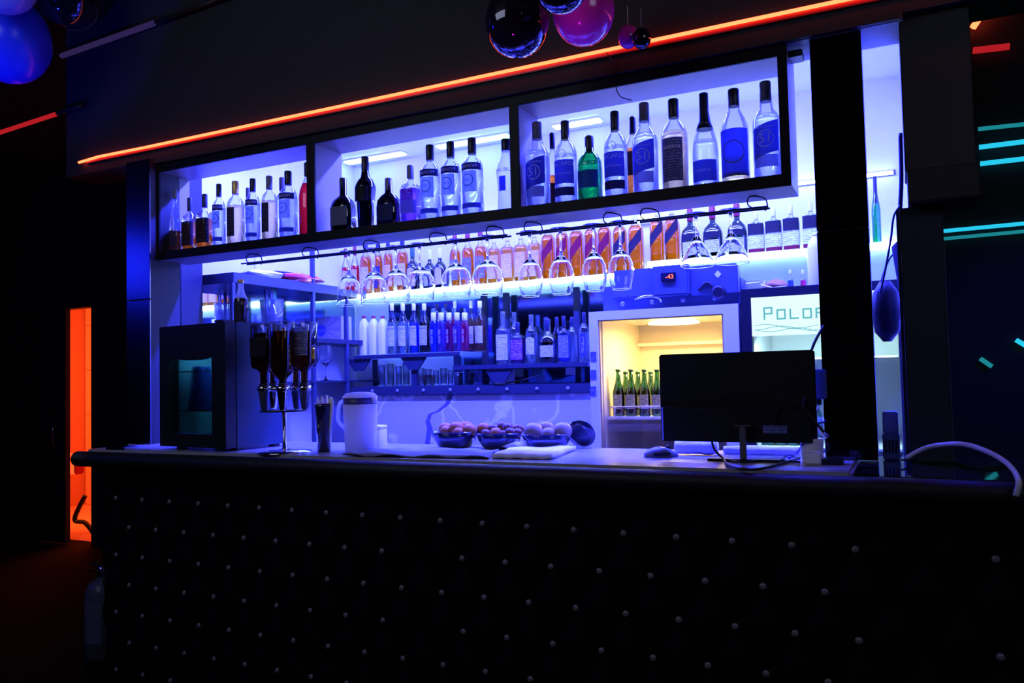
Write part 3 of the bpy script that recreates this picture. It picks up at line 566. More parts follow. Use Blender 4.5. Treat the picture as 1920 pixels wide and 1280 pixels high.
# ------------------------------------------------------------------ left side wall: mirrors, shelves
for n_, (ya, yb) in enumerate(((2.575, 2.69), (2.825, 3.045))):
    m_ = thing('wall_mirror', ('narrow mirror left of the dark post on the side wall', 'mirror right of the dark post reflecting amber bottles')[n_], 'mirror', (XL, (ya+yb)/2, 1.2))
    pc(box('mirror_glass', (XL+.001, ya, 1.16), (XL+.008, yb, 1.92), 'mirror', None, .001), m_, (XL, (ya+yb)/2, 1.2))
tag(box('wall_post', (XL+.001, 2.69, 0.9), (XL+.05, 2.822, 2.74), 'black_paint'), 'dark post between the two side wall mirrors', 'post')
zt1 = P(440, 510, X=XF).z; zt0 = P(440, 529, X=XF).z; zm = P(600, 634, X=XF).z; zl = P(600, 714, X=XF).z; ys0 = P(438, 520, X=XF).y
su = thing('side_shelf_unit', 'open shelf unit along the left side wall with a thick top board', 'shelf', (-2.97, 3.4, 1.0)); sb = (-2.97, 3.4, 1.0)
def s_(o): return pc(o, su, sb)
s_(box('top_board', (XL+.001, ys0, zt0), (XF, 3.84, zt1), 'dark_blue_metal'))
s_(box('middle_board', (XL+.001, 3.10, zm-.026), (XF, 4.08, zm), 'black_metal'))
s_(box('glass_board', (XL+.001, 3.10, zl-.012), (XF, 4.08, zl), 'black_metal'))
for px in (436, 587, 649):
    y = P(px, 560, X=XF).y; s_(box('post', (XF-.022, y, .9), (XF-.001, y+.022, zt0 if px != 587 else zt1+.3), 'dark_blue_metal'))
s_(box('back_panel', (XL+.001, 3.06, zm), (XL+.007, 4.08, zt0-.001), 'back_mirror', None, 0))
# things on the side shelves
bag = thing('snack_bag', 'shiny red plastic bag lying on the side shelf', 'bag', (XF-.06, P(560, 525, X=XF-.06).y, zt1))
def blob(rx, ry, rz, seed, nz=10, seg=18, wr=.18):
    random.seed(seed); ph = [random.uniform(0, 6.28) for _ in range(6)]; vs = []; fs = []
    for i in range(nz+1):
        t = i/nz; r = math.sin(PI*min(.98, max(.06, t)))**.6 if t > .12 else .75+t
        for k in range(seg):
            a = 2*PI*k/seg; w_ = 1+wr*math.sin(3*a+ph[0]+4*t)*.5+wr*math.sin(7*a+ph[1])*.35+wr*math.sin(5*t*4+ph[2]+2*a)*.3
            vs.append((rx*r*w_*math.cos(a), ry*r*w_*math.sin(a), rz*(t+.0)*(1+.10*math.sin(4*a+ph[3]))))
    for i in range(nz):
        for k in range(seg): l = (k+1) % seg; fs.append((i*seg+k, i*seg+l, (i+1)*seg+l, (i+1)*seg+k))
    fs += [tuple(range(seg))[::-1], tuple(nz*seg+k for k in range(seg))]
    return pyd(vs, fs, True)
link('bag_body', blob(.075, .16, .05, 3, wr=.3), 'bag_red', bag)
link('bag_seam', blob(.02, .10, .012, 5), 'navy', bag, (-.03, -.05, .045))
o = link('paper_bag', blob(.08, .12, .045, 9, wr=.35), 'fabric_white', None, (XF-.1, P(490, 515, X=XF-.1).y, zt1)); tag(o, 'crumpled white bag left of the red bag on the side shelf', 'bag')
tag(box('paper_sheet', (XL+.002, 3.22, zt1+.03), (XL+.006, 3.75, zt1+.32), 'paper', None, 0), 'pale paper sheets pinned on the wall above the side shelf', 'paper')
# cup of straws
cy = P(510, 600, X=-2.93).y; cp = thing('straw_cup', 'clear cup full of green and pale straws on the side shelf', 'cup', (-2.93, cy, zm))
ch = P(510, 562, X=-2.93).z-zm
link('cup_body', lathe([(.045, 0), (.062, ch), (.060, ch), (.044, .004)], 2, 18, cap1=True), 'plastic_clear', cp)
random.seed(4)
for i in range(16):
    a = random.uniform(0, 6.28); r = random.uniform(0, .03); q = (r*math.cos(a), r*math.sin(a)); k = 1.8
    link('straw', tubeme([(q[0], q[1], .01), (q[0]*k, q[1]*k, ch+random.uniform(.05, .12))], .003, 5), 'straw_green' if i < 6 else ('navy' if i < 9 else 'paper'), cp)
ca = thing('carton', 'tan carton with sunburst rays and a round blue emblem on the side shelf', 'box', (P(608, 632, Y=3.72).x, 3.72, zm)); 
cw = (P(638, 615, Y=3.72).x-P(575, 615, Y=3.72).x)/2; chh = P(608, 594, Y=3.72).z-zm
link('carton_body', box('tmp', (-cw, 0, 0), (cw, .10, chh), 'carton').data, 'carton', ca); bpy.data.objects.remove(bpy.data.objects['tmp'])
for i in range(12):
    a0 = 2*PI*i/12; pts_ = []
    for aa in (a0-.11, a0+.11):
        L = min(cw/max(abs(math.cos(aa)), 1e-3), chh/2/max(abs(math.sin(aa)), 1e-3))*.97; pts_.append((L*math.cos(aa), -.0012, chh/2+L*math.sin(aa)))
    link('ray_print', pyd([(0, -.0012, chh/2)]+pts_, [(0, 1, 2)]), 'carton_ray', ca)
link('emblem', lathe([(.034, 0), (.034, .001)], 2, 20), 'lbl_blueprint', ca, (-.02, -.002, chh*.45), (PI/2, 0, 0))
flattext('lettering', 'COPA', (-.02, -.0042, chh*.42), .024, 'ink_white', ca)
# gold capped bottle standing on the small cooler comes later (p4)
# ------------------------------------------------------------------ whisky shelf bottles
G2 = 'bottles on the lit back shelf'
def bs_(label, x0, x1, yt, prof, ym=490, z=None, Y=YS, **k): return at_bottle(label, x0, x1, yt, Y, zS1+.001 if z is None else z, prof, ym, group=k.pop('group', G2), **k)
bs_('red aperitif bottle with white label, leftmost on the lit shelf', 657, 674, 462, 'syrup', liq=('red_liquid', .6), cap=('red_cap', .82, 1, .4), lab=[(.25, .52, 1, 'lbl_print')])
bs_('red aperitif bottle behind the left post', 640, 656, 466, 'syrup', liq=('red_liquid', .6), cap=('red_cap', .82, 1, .4), lab=[(.25, .52, 1, 'lbl_print')])
for i, (x0, x1, lm, lb) in enumerate(((675, 697, 'lbl_print', 'amber whisky with pale round label right of the red aperitif'), (700, 718, 'lbl_darkprint', 'amber whisky with dark blue label behind the second wine glass'), (719, 737, 'lbl_pale', 'amber whisky with pinkish label behind the third wine glass'), (744, 766, 'lbl_print', 'amber whisky with no dark print left of the dark oval-label bottles'))):
    bs_(lb, x0, x1, 452-i*3, 'rum', 500, liq=('whisky', .70), cap=('cap_black', .80, 1, .40), lab=[(.12, .50, 1, lm)])
for i, (x0, x1, yt, lb) in enumerate(((761, 787, 462, 'dark bottle with pale oval label, left of three'), (794, 818, 468, 'dark bottle with pale oval label and white cap, middle of three'), (813, 838, 466, 'dark bottle with pale oval label, right of three'))):
    bs_(lb, x0, x1, yt, 'arch', 510, Y=YS+(.04 if i == 1 else 0), glass='glass_darkgreen', liq=('dark_liquid', .5), cap=('cap_white' if i else 'cap_green', .76, 1, .34), n=3, sy=.7, lab=[(.10, .48, .55, 'lbl_pale' if i != 1 else 'lbl_print', {'arch': .01})])
for i, (x0, x1, lb) in enumerate(((843, 864, 'amber whisky with blue label behind the fifth wine glass'), (866, 889, 'amber whisky with blue label left of the sixth wine glass stem'), (890, 913, 'amber whisky with blue label behind the sixth wine glass'))):
    bs_(lb, x0, x1, 440-i*4, 'rum', 490, liq=('whisky', .70), cap=('red_cap', .84, 1, .40), lab=[(.14, .52, 1, 'lbl_blueprint')])
for i, (x0, x1, lb) in enumerate(((915, 939, 'first'), (940, 964, 'second'), (965, 990, 'third'), (991, 1015, 'fourth'))):
    bs_('honey whiskey with pale label, %s from the left of four' % lb, x0, x1, 434-i*4, 'square', 490, n=6, sy=.85, liq=('honey', .66), cap=('cap_white', .78, 1, .40), lab=[(.10, .54, .95, 'lbl_pale')])
for i, (x0, x1, lb) in enumerate(((1016, 1041, 'first'), (1043, 1067, 'second'), (1069, 1095, 'third'), (1097, 1121, 'fourth'), (1122, 1147, 'fifth'))):
    bs_('square whisky with slanted maroon label, %s from the left' % lb, x0, x1, 418-i*4, 'jw', 480, n=6, sy=.9, liq=('whisky', .78), cap=('cap_white', .86, 1, .40), lab=[(.40, .60, .95, 'lbl_maroon', {'slant': .045})])
for i, (x0, x1, lb) in enumerate(((1150, 1176, 'behind the ninth and tenth wine glasses'), (1179, 1207, 'right of the tenth wine glass'))):
    bs_('square whisky with slanted black label %s' % lb, x0, x1, 402-i*4, 'jw', 460, n=6, sy=.9, liq=('whisky', .78), cap=('cap_white', .86, 1, .40), lab=[(.40, .60, .95, 'lbl_slate', {'slant': .045})])
for i, (x0, x1, lb) in enumerate(((1219, 1246, 'left one of the pair above the fridge display'), (1247, 1275, 'right one of the pair above the fridge display'))):
    bs_('square whisky with slanted black label, %s' % lb, x0, x1, 392-i*4, 'jw', 450, z=zS2+.001, n=6, sy=.9, liq=('whisky', .80), cap=('cap_white', .86, 1, .40), lab=[(.42, .64, .95, 'lbl_slate', {'slant': .045})])
for i, (x0, x1, lb) in enumerate(((1277, 1313, 'left of three'), (1318, 1356, 'middle of three'), (1364, 1402, 'right of three'))):
    bs_('dark green round-shouldered bottle with white square label, %s' % lb, x0, x1, 392-i*5, 'arch', 450, z=zS2+.001, n=4, sy=.7, glass='glass_darkgreen', liq=('brandy', .3), cap=('red_cap', .76, 1, .34), lab=[(.10, .34, .7, 'lbl_print'), (.38, .50, .8, 'lbl_slate')])
for i, (x0, x1, lb) in enumerate(((1402, 1434, 'first from the left'), (1435, 1467, 'second from the left'), (1468, 1500, 'third from the left'), (1505, 1537, 'fourth from the left, beside the pillar'))):
    bs_('clear bottle with dark shoulders and white label, %s' % lb, x0, x1, 396-i*6, 'hex', 430, z=zS2+.001, n=5, sy=.8, cap=('cap_white', .80, 1, .30), liq=('water', .6), lab=[(.42, .70, .95, 'lbl_slate'), (.12, .44, .95, 'lbl_print'), (.02, .12, .95, 'lbl_maroon')])
bs_('green bottle standing in the lit gap beside the jamb', 1635, 1652, 330, 'beer', 420, z=zS2+.001, glass='glass_green', cap=('cap_black', .6, 1, .45), name='green_bottle')
# ------------------------------------------------------------------ syrups
G3 = 'syrup bottles on the steel shelf'
for i, (x0, x1) in enumerate(((674, 692), (692, 710), (709, 727))):
    k = bs_('white plastic milk jug, %s of three beside the syrups' % ('left', 'middle', 'right')[i], x0, x1, 592, 'jug', 630, z=zA+.001, Y=3.86, n=5, glass='white_plastic', cap=('red_cap', .93, 1, .46), lab=[(.06, .5, .55, 'lbl_grey')][:0], name='milk_jug', cat='jug', group='milk jugs')
for i, (x0, x1, liq, lb) in enumerate(((726, 745, 'water', 'clear syrup bottle beside the milk jugs'), (746, 766, 'water', 'clear syrup bottle second from the milk jugs'), (767, 786, 'blue_liquid', 'bluish syrup bottle third from the milk jugs'), (786, 806, 'dark_liquid', 'dark syrup bottle fourth from the milk jugs'))):
    bs_(lb, x0, x1, 569, 'syrup', 620, z=zA+.001, Y=3.86, liq=(liq, .62), cap=('cap_white', .86, 1, .40), group=G3, lab=[(.16, .55, 1.0, 'lbl_print'), (.74, .80, 2.5, 'lbl_maroon')][:1], txt=[('MONIN', .50, .055, 'ink_dark')])
for i, (x0, x1, liq, lb) in enumerate(((806, 821, 'blue_liquid', 'blue ready-mix bottle with white cap'), (820, 836, 'mauve_liquid', 'lavender ready-mix bottle with white cap'), (835, 850, 'magenta_liquid', 'magenta ready-mix bottle with white cap'), (850, 865, 'mauve_liquid', 'mauve ready-mix bottle between magenta and pink ones'), (864, 880, 'pink_liquid', 'pink ready-mix bottle with white cap'))):
    bs_(lb, x0, x1, 586, 'cocktail', 625, z=zA+.001, Y=3.80, liq=(liq, .78), cap=('cap_white', .80, 1, .66), group=G3, txt=[('FRUIT MIX', .40, .075, 'ink_white', {'vert': True})])
for i, (x0, x1, liq, lb) in enumerate(((812, 828, 'blue_liquid', 'blue syrup with black cap, left one in the rear row'), (829, 845, 'blue_liquid', 'blue syrup with black cap, right one in the rear row'), (846, 862, 'red_liquid', 'red syrup bottle in the rear row'), (876, 892, 'syrup_amber', 'amber syrup bottle behind the pink mix'), (890, 911, 'syrup_amber', 'amber syrup with white label at the right end of the shelf'))):
    bs_(lb, x0, x1, 570 if i < 2 else 564, 'syrup', 620, z=zA+.001 if i != 4 else zA+.001, Y=3.94 if i < 4 else 3.88, liq=(liq, .66), cap=('cap_black' if i < 2 else 'cap_white', .86, 1, .40), group=G3, lab=[(.16, .5, .9, 'lbl_print')])
G4 = 'bottles on the lower steel shelf'
def lo(label, x0, x1, yt, prof, **k): return bs_(label, x0, x1, yt, prof, 640, z=zB+.001, Y=k.pop('Y', 3.80), group=G4, **k)
lo('square bottle with large white label on the lower steel shelf', 931, 957, 584, 'square', n=6, sy=.85, liq=('water', .62), cap=('plastic_clear', .76, 1, .38), lab=[(.08, .56, .95, 'lbl_print')])
lo('square bottle with purple label on the lower steel shelf', 958, 984, 604, 'square', n=6, sy=.85, liq=('violet_liquid', .60), cap=('cap_black', .76, 1, .38), lab=[(.10, .58, .95, 'lbl_purple')])
lo('clear bottle with white oval label on the lower steel shelf', 985, 1009, 590, 'rum', liq=('water', .62), cap=('plastic_clear', .80, 1, .40), lab=[(.18, .5, .8, 'lbl_print', {'arch': .01})])
lo('green round-shouldered bottle with white label on the lower steel shelf', 1011, 1046, 598, 'arch', n=4, sy=.7, glass='glass_darkgreen', cap=('cap_black', .72, 1, .30), lab=[(.14, .40, .72, 'lbl_print')])
lo('square bottle with blue label on the lower steel shelf', 1047, 1069, 592, 'square', n=6, sy=.85, liq=('blue_liquid', .60), cap=('cap_black', .76, 1, .38), lab=[(.10, .58, .95, 'lbl_blueprint')])
lo('clear bottle behind the blue labelled one', 1064, 1083, 594, 'rum', Y=3.9, liq=('water', .6), cap=('cap_black', .80, 1, .40))
lo('clear bottle with vertical dark lettering beside the white fridge', 1086, 1106, 585, 'rum', liq=('water', .6), cap=('cap_black', .80, 1, .40), lab=[(.12, .56, .5, 'lbl_navy')], txt=[('MONELLA', .34, .075, 'ink_white', {'vert': True})])
lo('bottle with tall clear stopper behind the purple label', 955, 975, 585, 'rum', Y=3.93, liq=('water', .6), cap=('plastic_clear', .78, 1, .42))
lo('dark capped bottle behind the green one, left', 1018, 1034, 597, 'syrup', Y=3.93, liq=('dark_liquid', .6), cap=('cap_black', .80, 1, .42))
lo('dark capped bottle behind the green one, right', 1036, 1054, 594, 'syrup', Y=3.93, liq=('dark_liquid', .6), cap=('cap_black', .80, 1, .42))
# tumblers on the base ledge
def tumbler(label, px, hw, yt, Y=3.85, z=None, base=None, grp='glasses on the base ledge'):
    c = P(px, 715, Y=Y); r = (P(px+hw, 715, Y=Y).x-c.x)*.8; z = zL1+.001; h = P(px, yt, Y=Y).z-z
    t = thing('drinking_glass', label, 'glass', (c.x, Y, z), 0, grp)
    link('glass_body', lathe([(0.0005, 0), (r*.78, 0), (r, h), (r-.002, h), (r*.76, .008), (.0005, .008)], 2, 16, cap0=False, cap1=False), 'glass', t); return t
for i, (px, hw, yt) in enumerate(((716, 8, 684), (733, 8, 682), (748, 7, 686), (762, 8, 680), (789, 8, 690), (803, 8, 692), (818, 7, 694), (832, 8, 690), (845, 7, 694))):
    tumbler('clear tumbler on the base ledge, %s from the left' % ('first', 'second', 'third', 'fourth', 'fifth', 'sixth', 'seventh', 'eighth', 'ninth')[i], px, hw, yt, 3.86+.05*(i % 2))
o = P(778, 722, Y=3.90); tag(link('orange_bowl', lathe([(.03, 0), (.055, .03), (.06, .06), (.056, .06), (.028, .006)], 2, 18), 'fruit_orange', None, (o.x, 3.99, zL1)), 'small orange bowl among the tumblers under the syrups', 'bowl')
for i, px in enumerate((862, 885)):
    c = P(px, 700, Y=3.80); t = thing('tube_vase', 'tall clear tube standing under the shelf step, %s one' % ('left', 'right')[i], 'vase', (c.x, 3.66+.0, zL1)); 
    t.location = (c.x, 3.79, zL1); h = zB-.03-zL1
    link('tube_body', lathe([(.022, 0), (.022, h*.9), (.020, h*.9), (.020, .004)], 2, 14), 'glass', t); link('rim', lathe([(.023, h*.86), (.025, h*.88), (.023, h*.9)], 2, 14), 'chrome', t)
q = P(971, 696, Y=3.96); tag(box('sticky_note', (q.x-.035, 3.955, q.z-.03), (q.x+.035, 3.958, q.z+.03), 'sticky_note', None, 0), 'pale green note behind the lower shelf', 'note')
q = P(1070, 694, Y=3.96); tag(box('note_card', (q.x-.028, 3.955, q.z-.025), (q.x+.028, 3.958, q.z+.025), 'paper', None, 0), 'small white card behind the lower shelf near the fridge', 'card')
q = P(935, 712, Y=3.80); tag(box('white_booklet', (q.x-.022, 3.80, zL1+.001), (q.x+.024, 3.95, zL1+.085), 'paper', None, .002), 'white booklet standing under the lower shelf', 'booklet')
q = P(985, 715, Y=3.86); tag(tube('serving_tongs', smoothpts([(q.x-.09, 3.8, zL1+.006), (q.x, 3.82, zL1+.022), (q.x+.10, 3.84, zL1+.05)]), .004, 'chrome'), 'metal tongs lying on the base ledge under the lower shelf', 'tongs')
# stemmed glasses on the side unit
def stem(h, R, rf=.034, rim=.86, st=.42, bell=False, cone=False):
    b = h*st; H = h-b; t = .0013
    if cone: o = [(.004, b), (.16*R, b+.06*H), (.38*R, b+.24*H), (.62*R, b+.46*H), (.84*R, b+.68*H), (.97*R, b+.84*H), (R, b+.93*H), (.98*R, h-.002), (.98*R, h)]
    elif bell: o = [(.006, b), (.45*R, b+.10*H), (.78*R, b+.30*H), (.93*R, b+.55*H), (.98*R, b+.8*H), (R, h-.002), (R, h)]
    else: o = [(.006, b), (.30*R, b+.05*H), (.66*R, b+.18*H), (.92*R, b+.36*H), (R, b+.52*H), (.96*R, b+.70*H), ((.96*.4+rim*.6)*R, b+.88*H), (rim*R, h-.002), (rim*R, h)]
    i = [(r-t, z+(t if k < 3 else 0)) for k, (r, z) in enumerate(o)][1:]
    i[-1] = (o[-1][0]-t, h)
    return [(.0004, 0), (rf, 0), (rf, .0018), (.3*rf, .004), (.0055, .012), (.0036, .03), (.0036, b*.82)] + o + i[::-1] + [(.0004, b+.014)]
for i, px in enumerate((586, 611)):
    q = P(px, 712, X=-2.93); t = thing('stem_glass', 'wine glass standing upright on the side shelf, %s one' % ('left', 'right')[i], 'glass', (-2.93, q.y, zl)); link('glass_body', lathe(stem(.20, .042), 2, 20, cap0=False, cap1=False), 'wineglass', t)
# ------------------------------------------------------------------ white glass door fridge
fx0, fx1 = P(1105, 640, Y=3.20).x, P(1386, 640, Y=3.20).x; fzt = P(1240, 577, Y=3.2).z
fg = thing('glass_door_fridge', 'white fridge with glass door, warm yellow inside and digital display', 'fridge', ((fx0+fx1)/2, 3.5, 0)); fgb = ((fx0+fx1)/2, 3.5, 0)
def g_(o): return pc(o, fg, fgb)
wx0, wx1 = P(1123, 700, Y=3.2).x, P(1357, 640, Y=3.2).x; wzt = P(1240, 594, Y=3.2).z
g_(boxes('shell', [((fx0, 3.24, .05), (fx0+.03, 3.84, fzt)), ((fx1-.03, 3.24, .05), (fx1, 3.84, fzt)), ((fx0, 3.81, .05), (fx1, 3.84, fzt)), ((fx0, 3.24, fzt-.02), (fx1, 3.84, fzt)), ((fx0, 3.24, .05), (fx1, 3.84, .12))], 'white_enamel'))
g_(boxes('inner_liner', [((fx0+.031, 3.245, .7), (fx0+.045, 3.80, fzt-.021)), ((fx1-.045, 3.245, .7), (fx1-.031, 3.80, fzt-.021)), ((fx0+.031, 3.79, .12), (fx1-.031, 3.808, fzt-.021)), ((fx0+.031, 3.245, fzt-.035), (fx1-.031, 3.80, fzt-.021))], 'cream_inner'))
g_(boxes('door_frame', [((fx0, 3.20, .10), (wx0, 3.238, fzt)), ((wx1, 3.20, .10), (fx1, 3.238, fzt)), ((wx0, 3.20, wzt), (wx1, 3.238, fzt)), ((wx0, 3.20, .10), (wx1, 3.238, .5))], 'white_enamel'))
g_(box('door_glass', (wx0, 3.214, .5), (wx1, 3.220, wzt), 'door_glass', None, 0))
g_(boxes('gasket', [((wx0, 3.207, .5), (wx0+.006, 3.213, wzt)), ((wx1-.006, 3.207, .5), (wx1, 3.213, wzt)), ((wx0, 3.207, wzt-.005), (wx1, 3.213, wzt))], 'gold'))
lm = P(1275, 603, Y=3.45); g_(link('interior_lamp', lathe([(.11, 0), (.11, .008), (.08, .018)], 2, 24), 'fridge_lamp', None, (lm.x-.02, 3.42, fzt-.055)))
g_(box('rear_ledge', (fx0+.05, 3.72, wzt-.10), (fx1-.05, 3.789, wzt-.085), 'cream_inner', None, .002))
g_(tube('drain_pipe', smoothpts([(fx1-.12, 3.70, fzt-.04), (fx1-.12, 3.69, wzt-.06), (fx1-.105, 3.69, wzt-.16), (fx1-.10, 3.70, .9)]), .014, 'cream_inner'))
zsh = P(1190, 781, Y=3.27).z
g_(box('shelf_tray', (fx0+.05, 3.26, zsh-.012), (fx1-.05, 3.786, zsh), 'white_enamel', None, .002))
g_(tube('shelf_rail', smoothpts([(wx0+.045, 3.262, zsh), (wx0+.045, 3.262, zsh+.035), (wx0+.06, 3.262, zsh+.042), (wx1-.05, 3.262, zsh+.042)], 4), .004, 'chrome'))
for i, (px, py, hh) in enumerate(((1113, 668, .03), (1113, 702, .03), (1113, 733, .03))):
    q = P(px, py, Y=3.2); g_(box('sticker', (q.x-.014, 3.1985, q.z-.020), (q.x+.012, 3.1997, q.z+.020), 'lbl_blueprint', None, 0))
area('fridge_light', (lm.x-.02, 3.42, fzt-.062), .2, .2, (1, .72, .34), 7).data.shape = 'DISK'
# machine hood on top
hz = fzt+.002; h0 = P(1170, 506, Y=3.26).z; h1 = P(1300, 493, Y=3.22).z
hx0 = P(1145, 520, Y=3.26).x; hc0, hc1 = P(1221, 520, Y=3.22).x, P(1290, 520, Y=3.22).x
g_(box('hood_panel', (fx0+.03, 3.30, hz), (fx1-.002, 3.80, P(1380, 520, Y=3.3).z), 'hood_grey', None, .004))
g_(box('hood_front', (hx0, 3.26, hz+.055), (hc0, 3.30, h0), 'hood_grey', None, .004))
g_(box('control_box', (hc0, 3.22, hz+.05), (hc1, 3.30, h1), 'hood_grey', None, .006))
g_(box('hood_side', (hc1, 3.25, hz+.045), (fx1-.006, 3.30, h1-.01), 'hood_grey', None, .004))
q = P(1253, 519, Y=3.215); g_(box('display', (q.x-.031, 3.212, q.z-.018), (q.x+.031, 3.2198, q.z+.018), 'lbl_black', None, .002))
g_(flattext('display_digits', '-43', (q.x+.006, 3.211, q.z), .026, 'led_digit'))
g_(tube('copper_pipe', smoothpts([P(1190, 560, Y=3.27), P(1215, 555, Y=3.26), P(1235, 558, Y=3.27), P(1240, 566, Y=3.28)]), .006, 'chrome'))
g_(tube('hose', smoothpts([P(1310, 545, Y=3.24), P(1325, 530, Y=3.24), P(1338, 540, Y=3.24), P(1345, 552, Y=3.24)]), .008, 'black_plastic'))
q = P(1348, 548, Y=3.24); g_(link('fan_motor', lathe([(.028, 0), (.03, .02), (.02, .03)], 2, 16), 'black_plastic', None, (q.x, 3.25, q.z), (PI/2, 0, 0)))
q = P(1346, 514, Y=3.25); g_(link('diamond_emblem', pyd([(-.014, 0, 0), (0, 0, -.016), (.014, 0, 0), (0, 0, .016)], [(0, 1, 2, 3)]), 'white_plastic', None, (q.x, 3.248, q.z)))
for i in range(4):
    x = hx0+.05+i*.13; g_(link('screw', bme, 'cap_black', None, (x, 3.262, hz+.03), (PI/2, 0, 0)))
tk = P(1225, 497, Y=3.36); d_ = thing('black_lid_stack', 'stack of black round lids on top of the fridge machine', 'lids', (tk.x, 3.37, h0+.0))
d_.location.z = P(1380, 520, Y=3.3).z
for i in range(3): link('lid', lathe([(.034, .012*i), (.037, .012*i+.003), (.037, .012*i+.009), (.034, .012*i+.011)], 2, 20), 'cap_black', d_)
# beers
for i, (px, Y, lb) in enumerate(((1160, 3.31, 'first from the left in front'), (1184, 3.31, 'second from the left in front'), (1209, 3.31, 'third from the left in front'), (1233, 3.31, 'fourth from the left in front, cut by the monitor'), (1174, 3.40, 'first from the left in the second row'), (1197, 3.40, 'second from the left in the second row'), (1221, 3.40, 'third from the left in the second row'), (1258, 3.31, 'hidden partly behind the monitor in front'))):
    bs_('green beer bottle in the fridge, %s' % lb, px-11, px+11, 692 if Y < 3.35 else 696, 'beer', 740, z=zsh+.001, Y=Y, glass='glass_beer', liq=('brandy', .6), cap=('cap_green', .955, 1, .46), group='beers in the yellow fridge', name='beer_bottle', lab=[(.16, .46, .9, 'lbl_print')], badge=(.31, .06, 'ink_dark'))
# ------------------------------------------------------------------ black fridge with lit sign
bx_0, bx_1 = P(1388, 560, Y=3.20).x, XR-.01; bzt = P(1460, 538, Y=3.2).z
bf = thing('black_fridge', 'black display fridge with glowing white sign behind the monitor', 'fridge', ((bx_0+bx_1)/2, 3.5, 0)); bfb = ((bx_0+bx_1)/2, 3.5, 0)
def k_(o): return pc(o, bf, bfb)
sx0 = P(1409, 600, Y=3.2).x; sx1 = bx_1-.03; sz1 = P(1460, 555, Y=3.2).z; sz0 = P(1460, 628, Y=3.2).z
k_(boxes('shell', [((bx_0, 3.24, .03), (bx_0+.025, 3.84, bzt)), ((bx_1-.025, 3.24, .03), (bx_1, 3.84, bzt)), ((bx_0, 3.82, .03), (bx_1, 3.84, bzt)), ((bx_0, 3.24, bzt-.02), (bx_1, 3.84, bzt)), ((bx_0, 3.24, .03), (bx_1, 3.84, .2))], 'black_paint'))
k_(boxes('front_frame', [((bx_0, 3.20, .03), (sx0, 3.238, bzt)), ((sx1, 3.20, .03), (bx_1, 3.238, bzt)), ((sx0, 3.20, sz1), (sx1, 3.238, bzt)), ((sx0, 3.20, .03), (sx1, 3.238, .6))], 'black_plastic'))
k_(box('lit_sign', (sx0, 3.205, sz0), (sx1, 3.236, sz1), 'sign_white', None, 0))
xp0, xp1 = P(1431, 590, Y=3.2).x, P(1538, 585, Y=3.2).x
for i, ch_ in enumerate('POLOF'):
    q = P(1440+24.5*i, 590-1.0*i, Y=3.203); W_, H_, s_w = .034, (.050 if i == 0 else .040), .0062; zb = q.z-.020
    st = {'P': [(0, 0, s_w, H_), (s_w, H_-s_w, W_, H_), (W_-s_w, H_*.42, W_, H_-s_w), (s_w, H_*.42, W_-s_w, H_*.42+s_w)], 'O': [(0, 0, s_w, H_), (W_-s_w, 0, W_, H_), (s_w, 0, W_-s_w, s_w), (s_w, H_-s_w, W_-s_w, H_)], 'L': [(0, 0, s_w, H_), (s_w, 0, W_, s_w)], 'F': [(0, 0, s_w, H_), (s_w, H_-s_w, W_, H_), (s_w, H_*.45, W_*.8, H_*.45+s_w)]}[ch_]
    k_(boxes('sign_letter', [((q.x-W_/2+x0, 3.2025, zb+z0_), (q.x-W_/2+x1, 3.2048, zb+z1_)) for x0, z0_, x1, z1_ in st], 'sign_teal'))
for i in range(3):
    q = [P(1415+x_, 618+4*math.sin(x_/17+i*1.7)-i*3, Y=3.2035) for x_ in range(0, 130, 10)]; k_(tube('wave_print', q, .0012, 'sign_teal', None, 4))
k_(box('door_glass', (sx0, 3.215, .6), (sx1, 3.220, sz0-.002), 'door_glass', None, 0))
k_(boxes('inner_liner', [((bx_0+.026, 3.25, .2), (bx_0+.032, 3.81, bzt-.03)), ((bx_1-.032, 3.25, .2), (bx_1-.026, 3.81, bzt-.03)), ((bx_0+.026, 3.80, .2), (bx_1-.026, 3.812, bzt-.03))], 'white_plastic'))
k_(box('fridge_shelf', (bx_0+.034, 3.30, P(1460, 838, Y=3.3).z-.01), (bx_1-.034, 3.78, P(1460, 838, Y=3.3).z), 'white_plastic'))
k_(box('upper_shelf', (bx_0+.034, 3.34, P(1460, 672, Y=3.34).z-.008), (bx_1-.034, 3.78, P(1460, 672, Y=3.34).z), 'white_plastic'))
area('black_fridge_light', ((bx_0+bx_1)/2, 3.30, sz0-.02), .4, .04, (.55, .95, 1), 5, (0, .4, -1))
zs_ = P(1460, 838, Y=3.3).z
for i in range(5):
    x = P(1440+i*22, 830, Y=3.36).x; bottle('teal soft drink bottle in the black fridge, %s from the left' % ('first', 'second', 'third', 'fourth', 'fifth')[i], x, 3.40, zs_+.001, .22, .028, 'beer', glass='glass_teal', cap=('cap_white', .95, 1, .45), liq=('water', .6), group='drinks in the black fridge', name='soda_bottle')
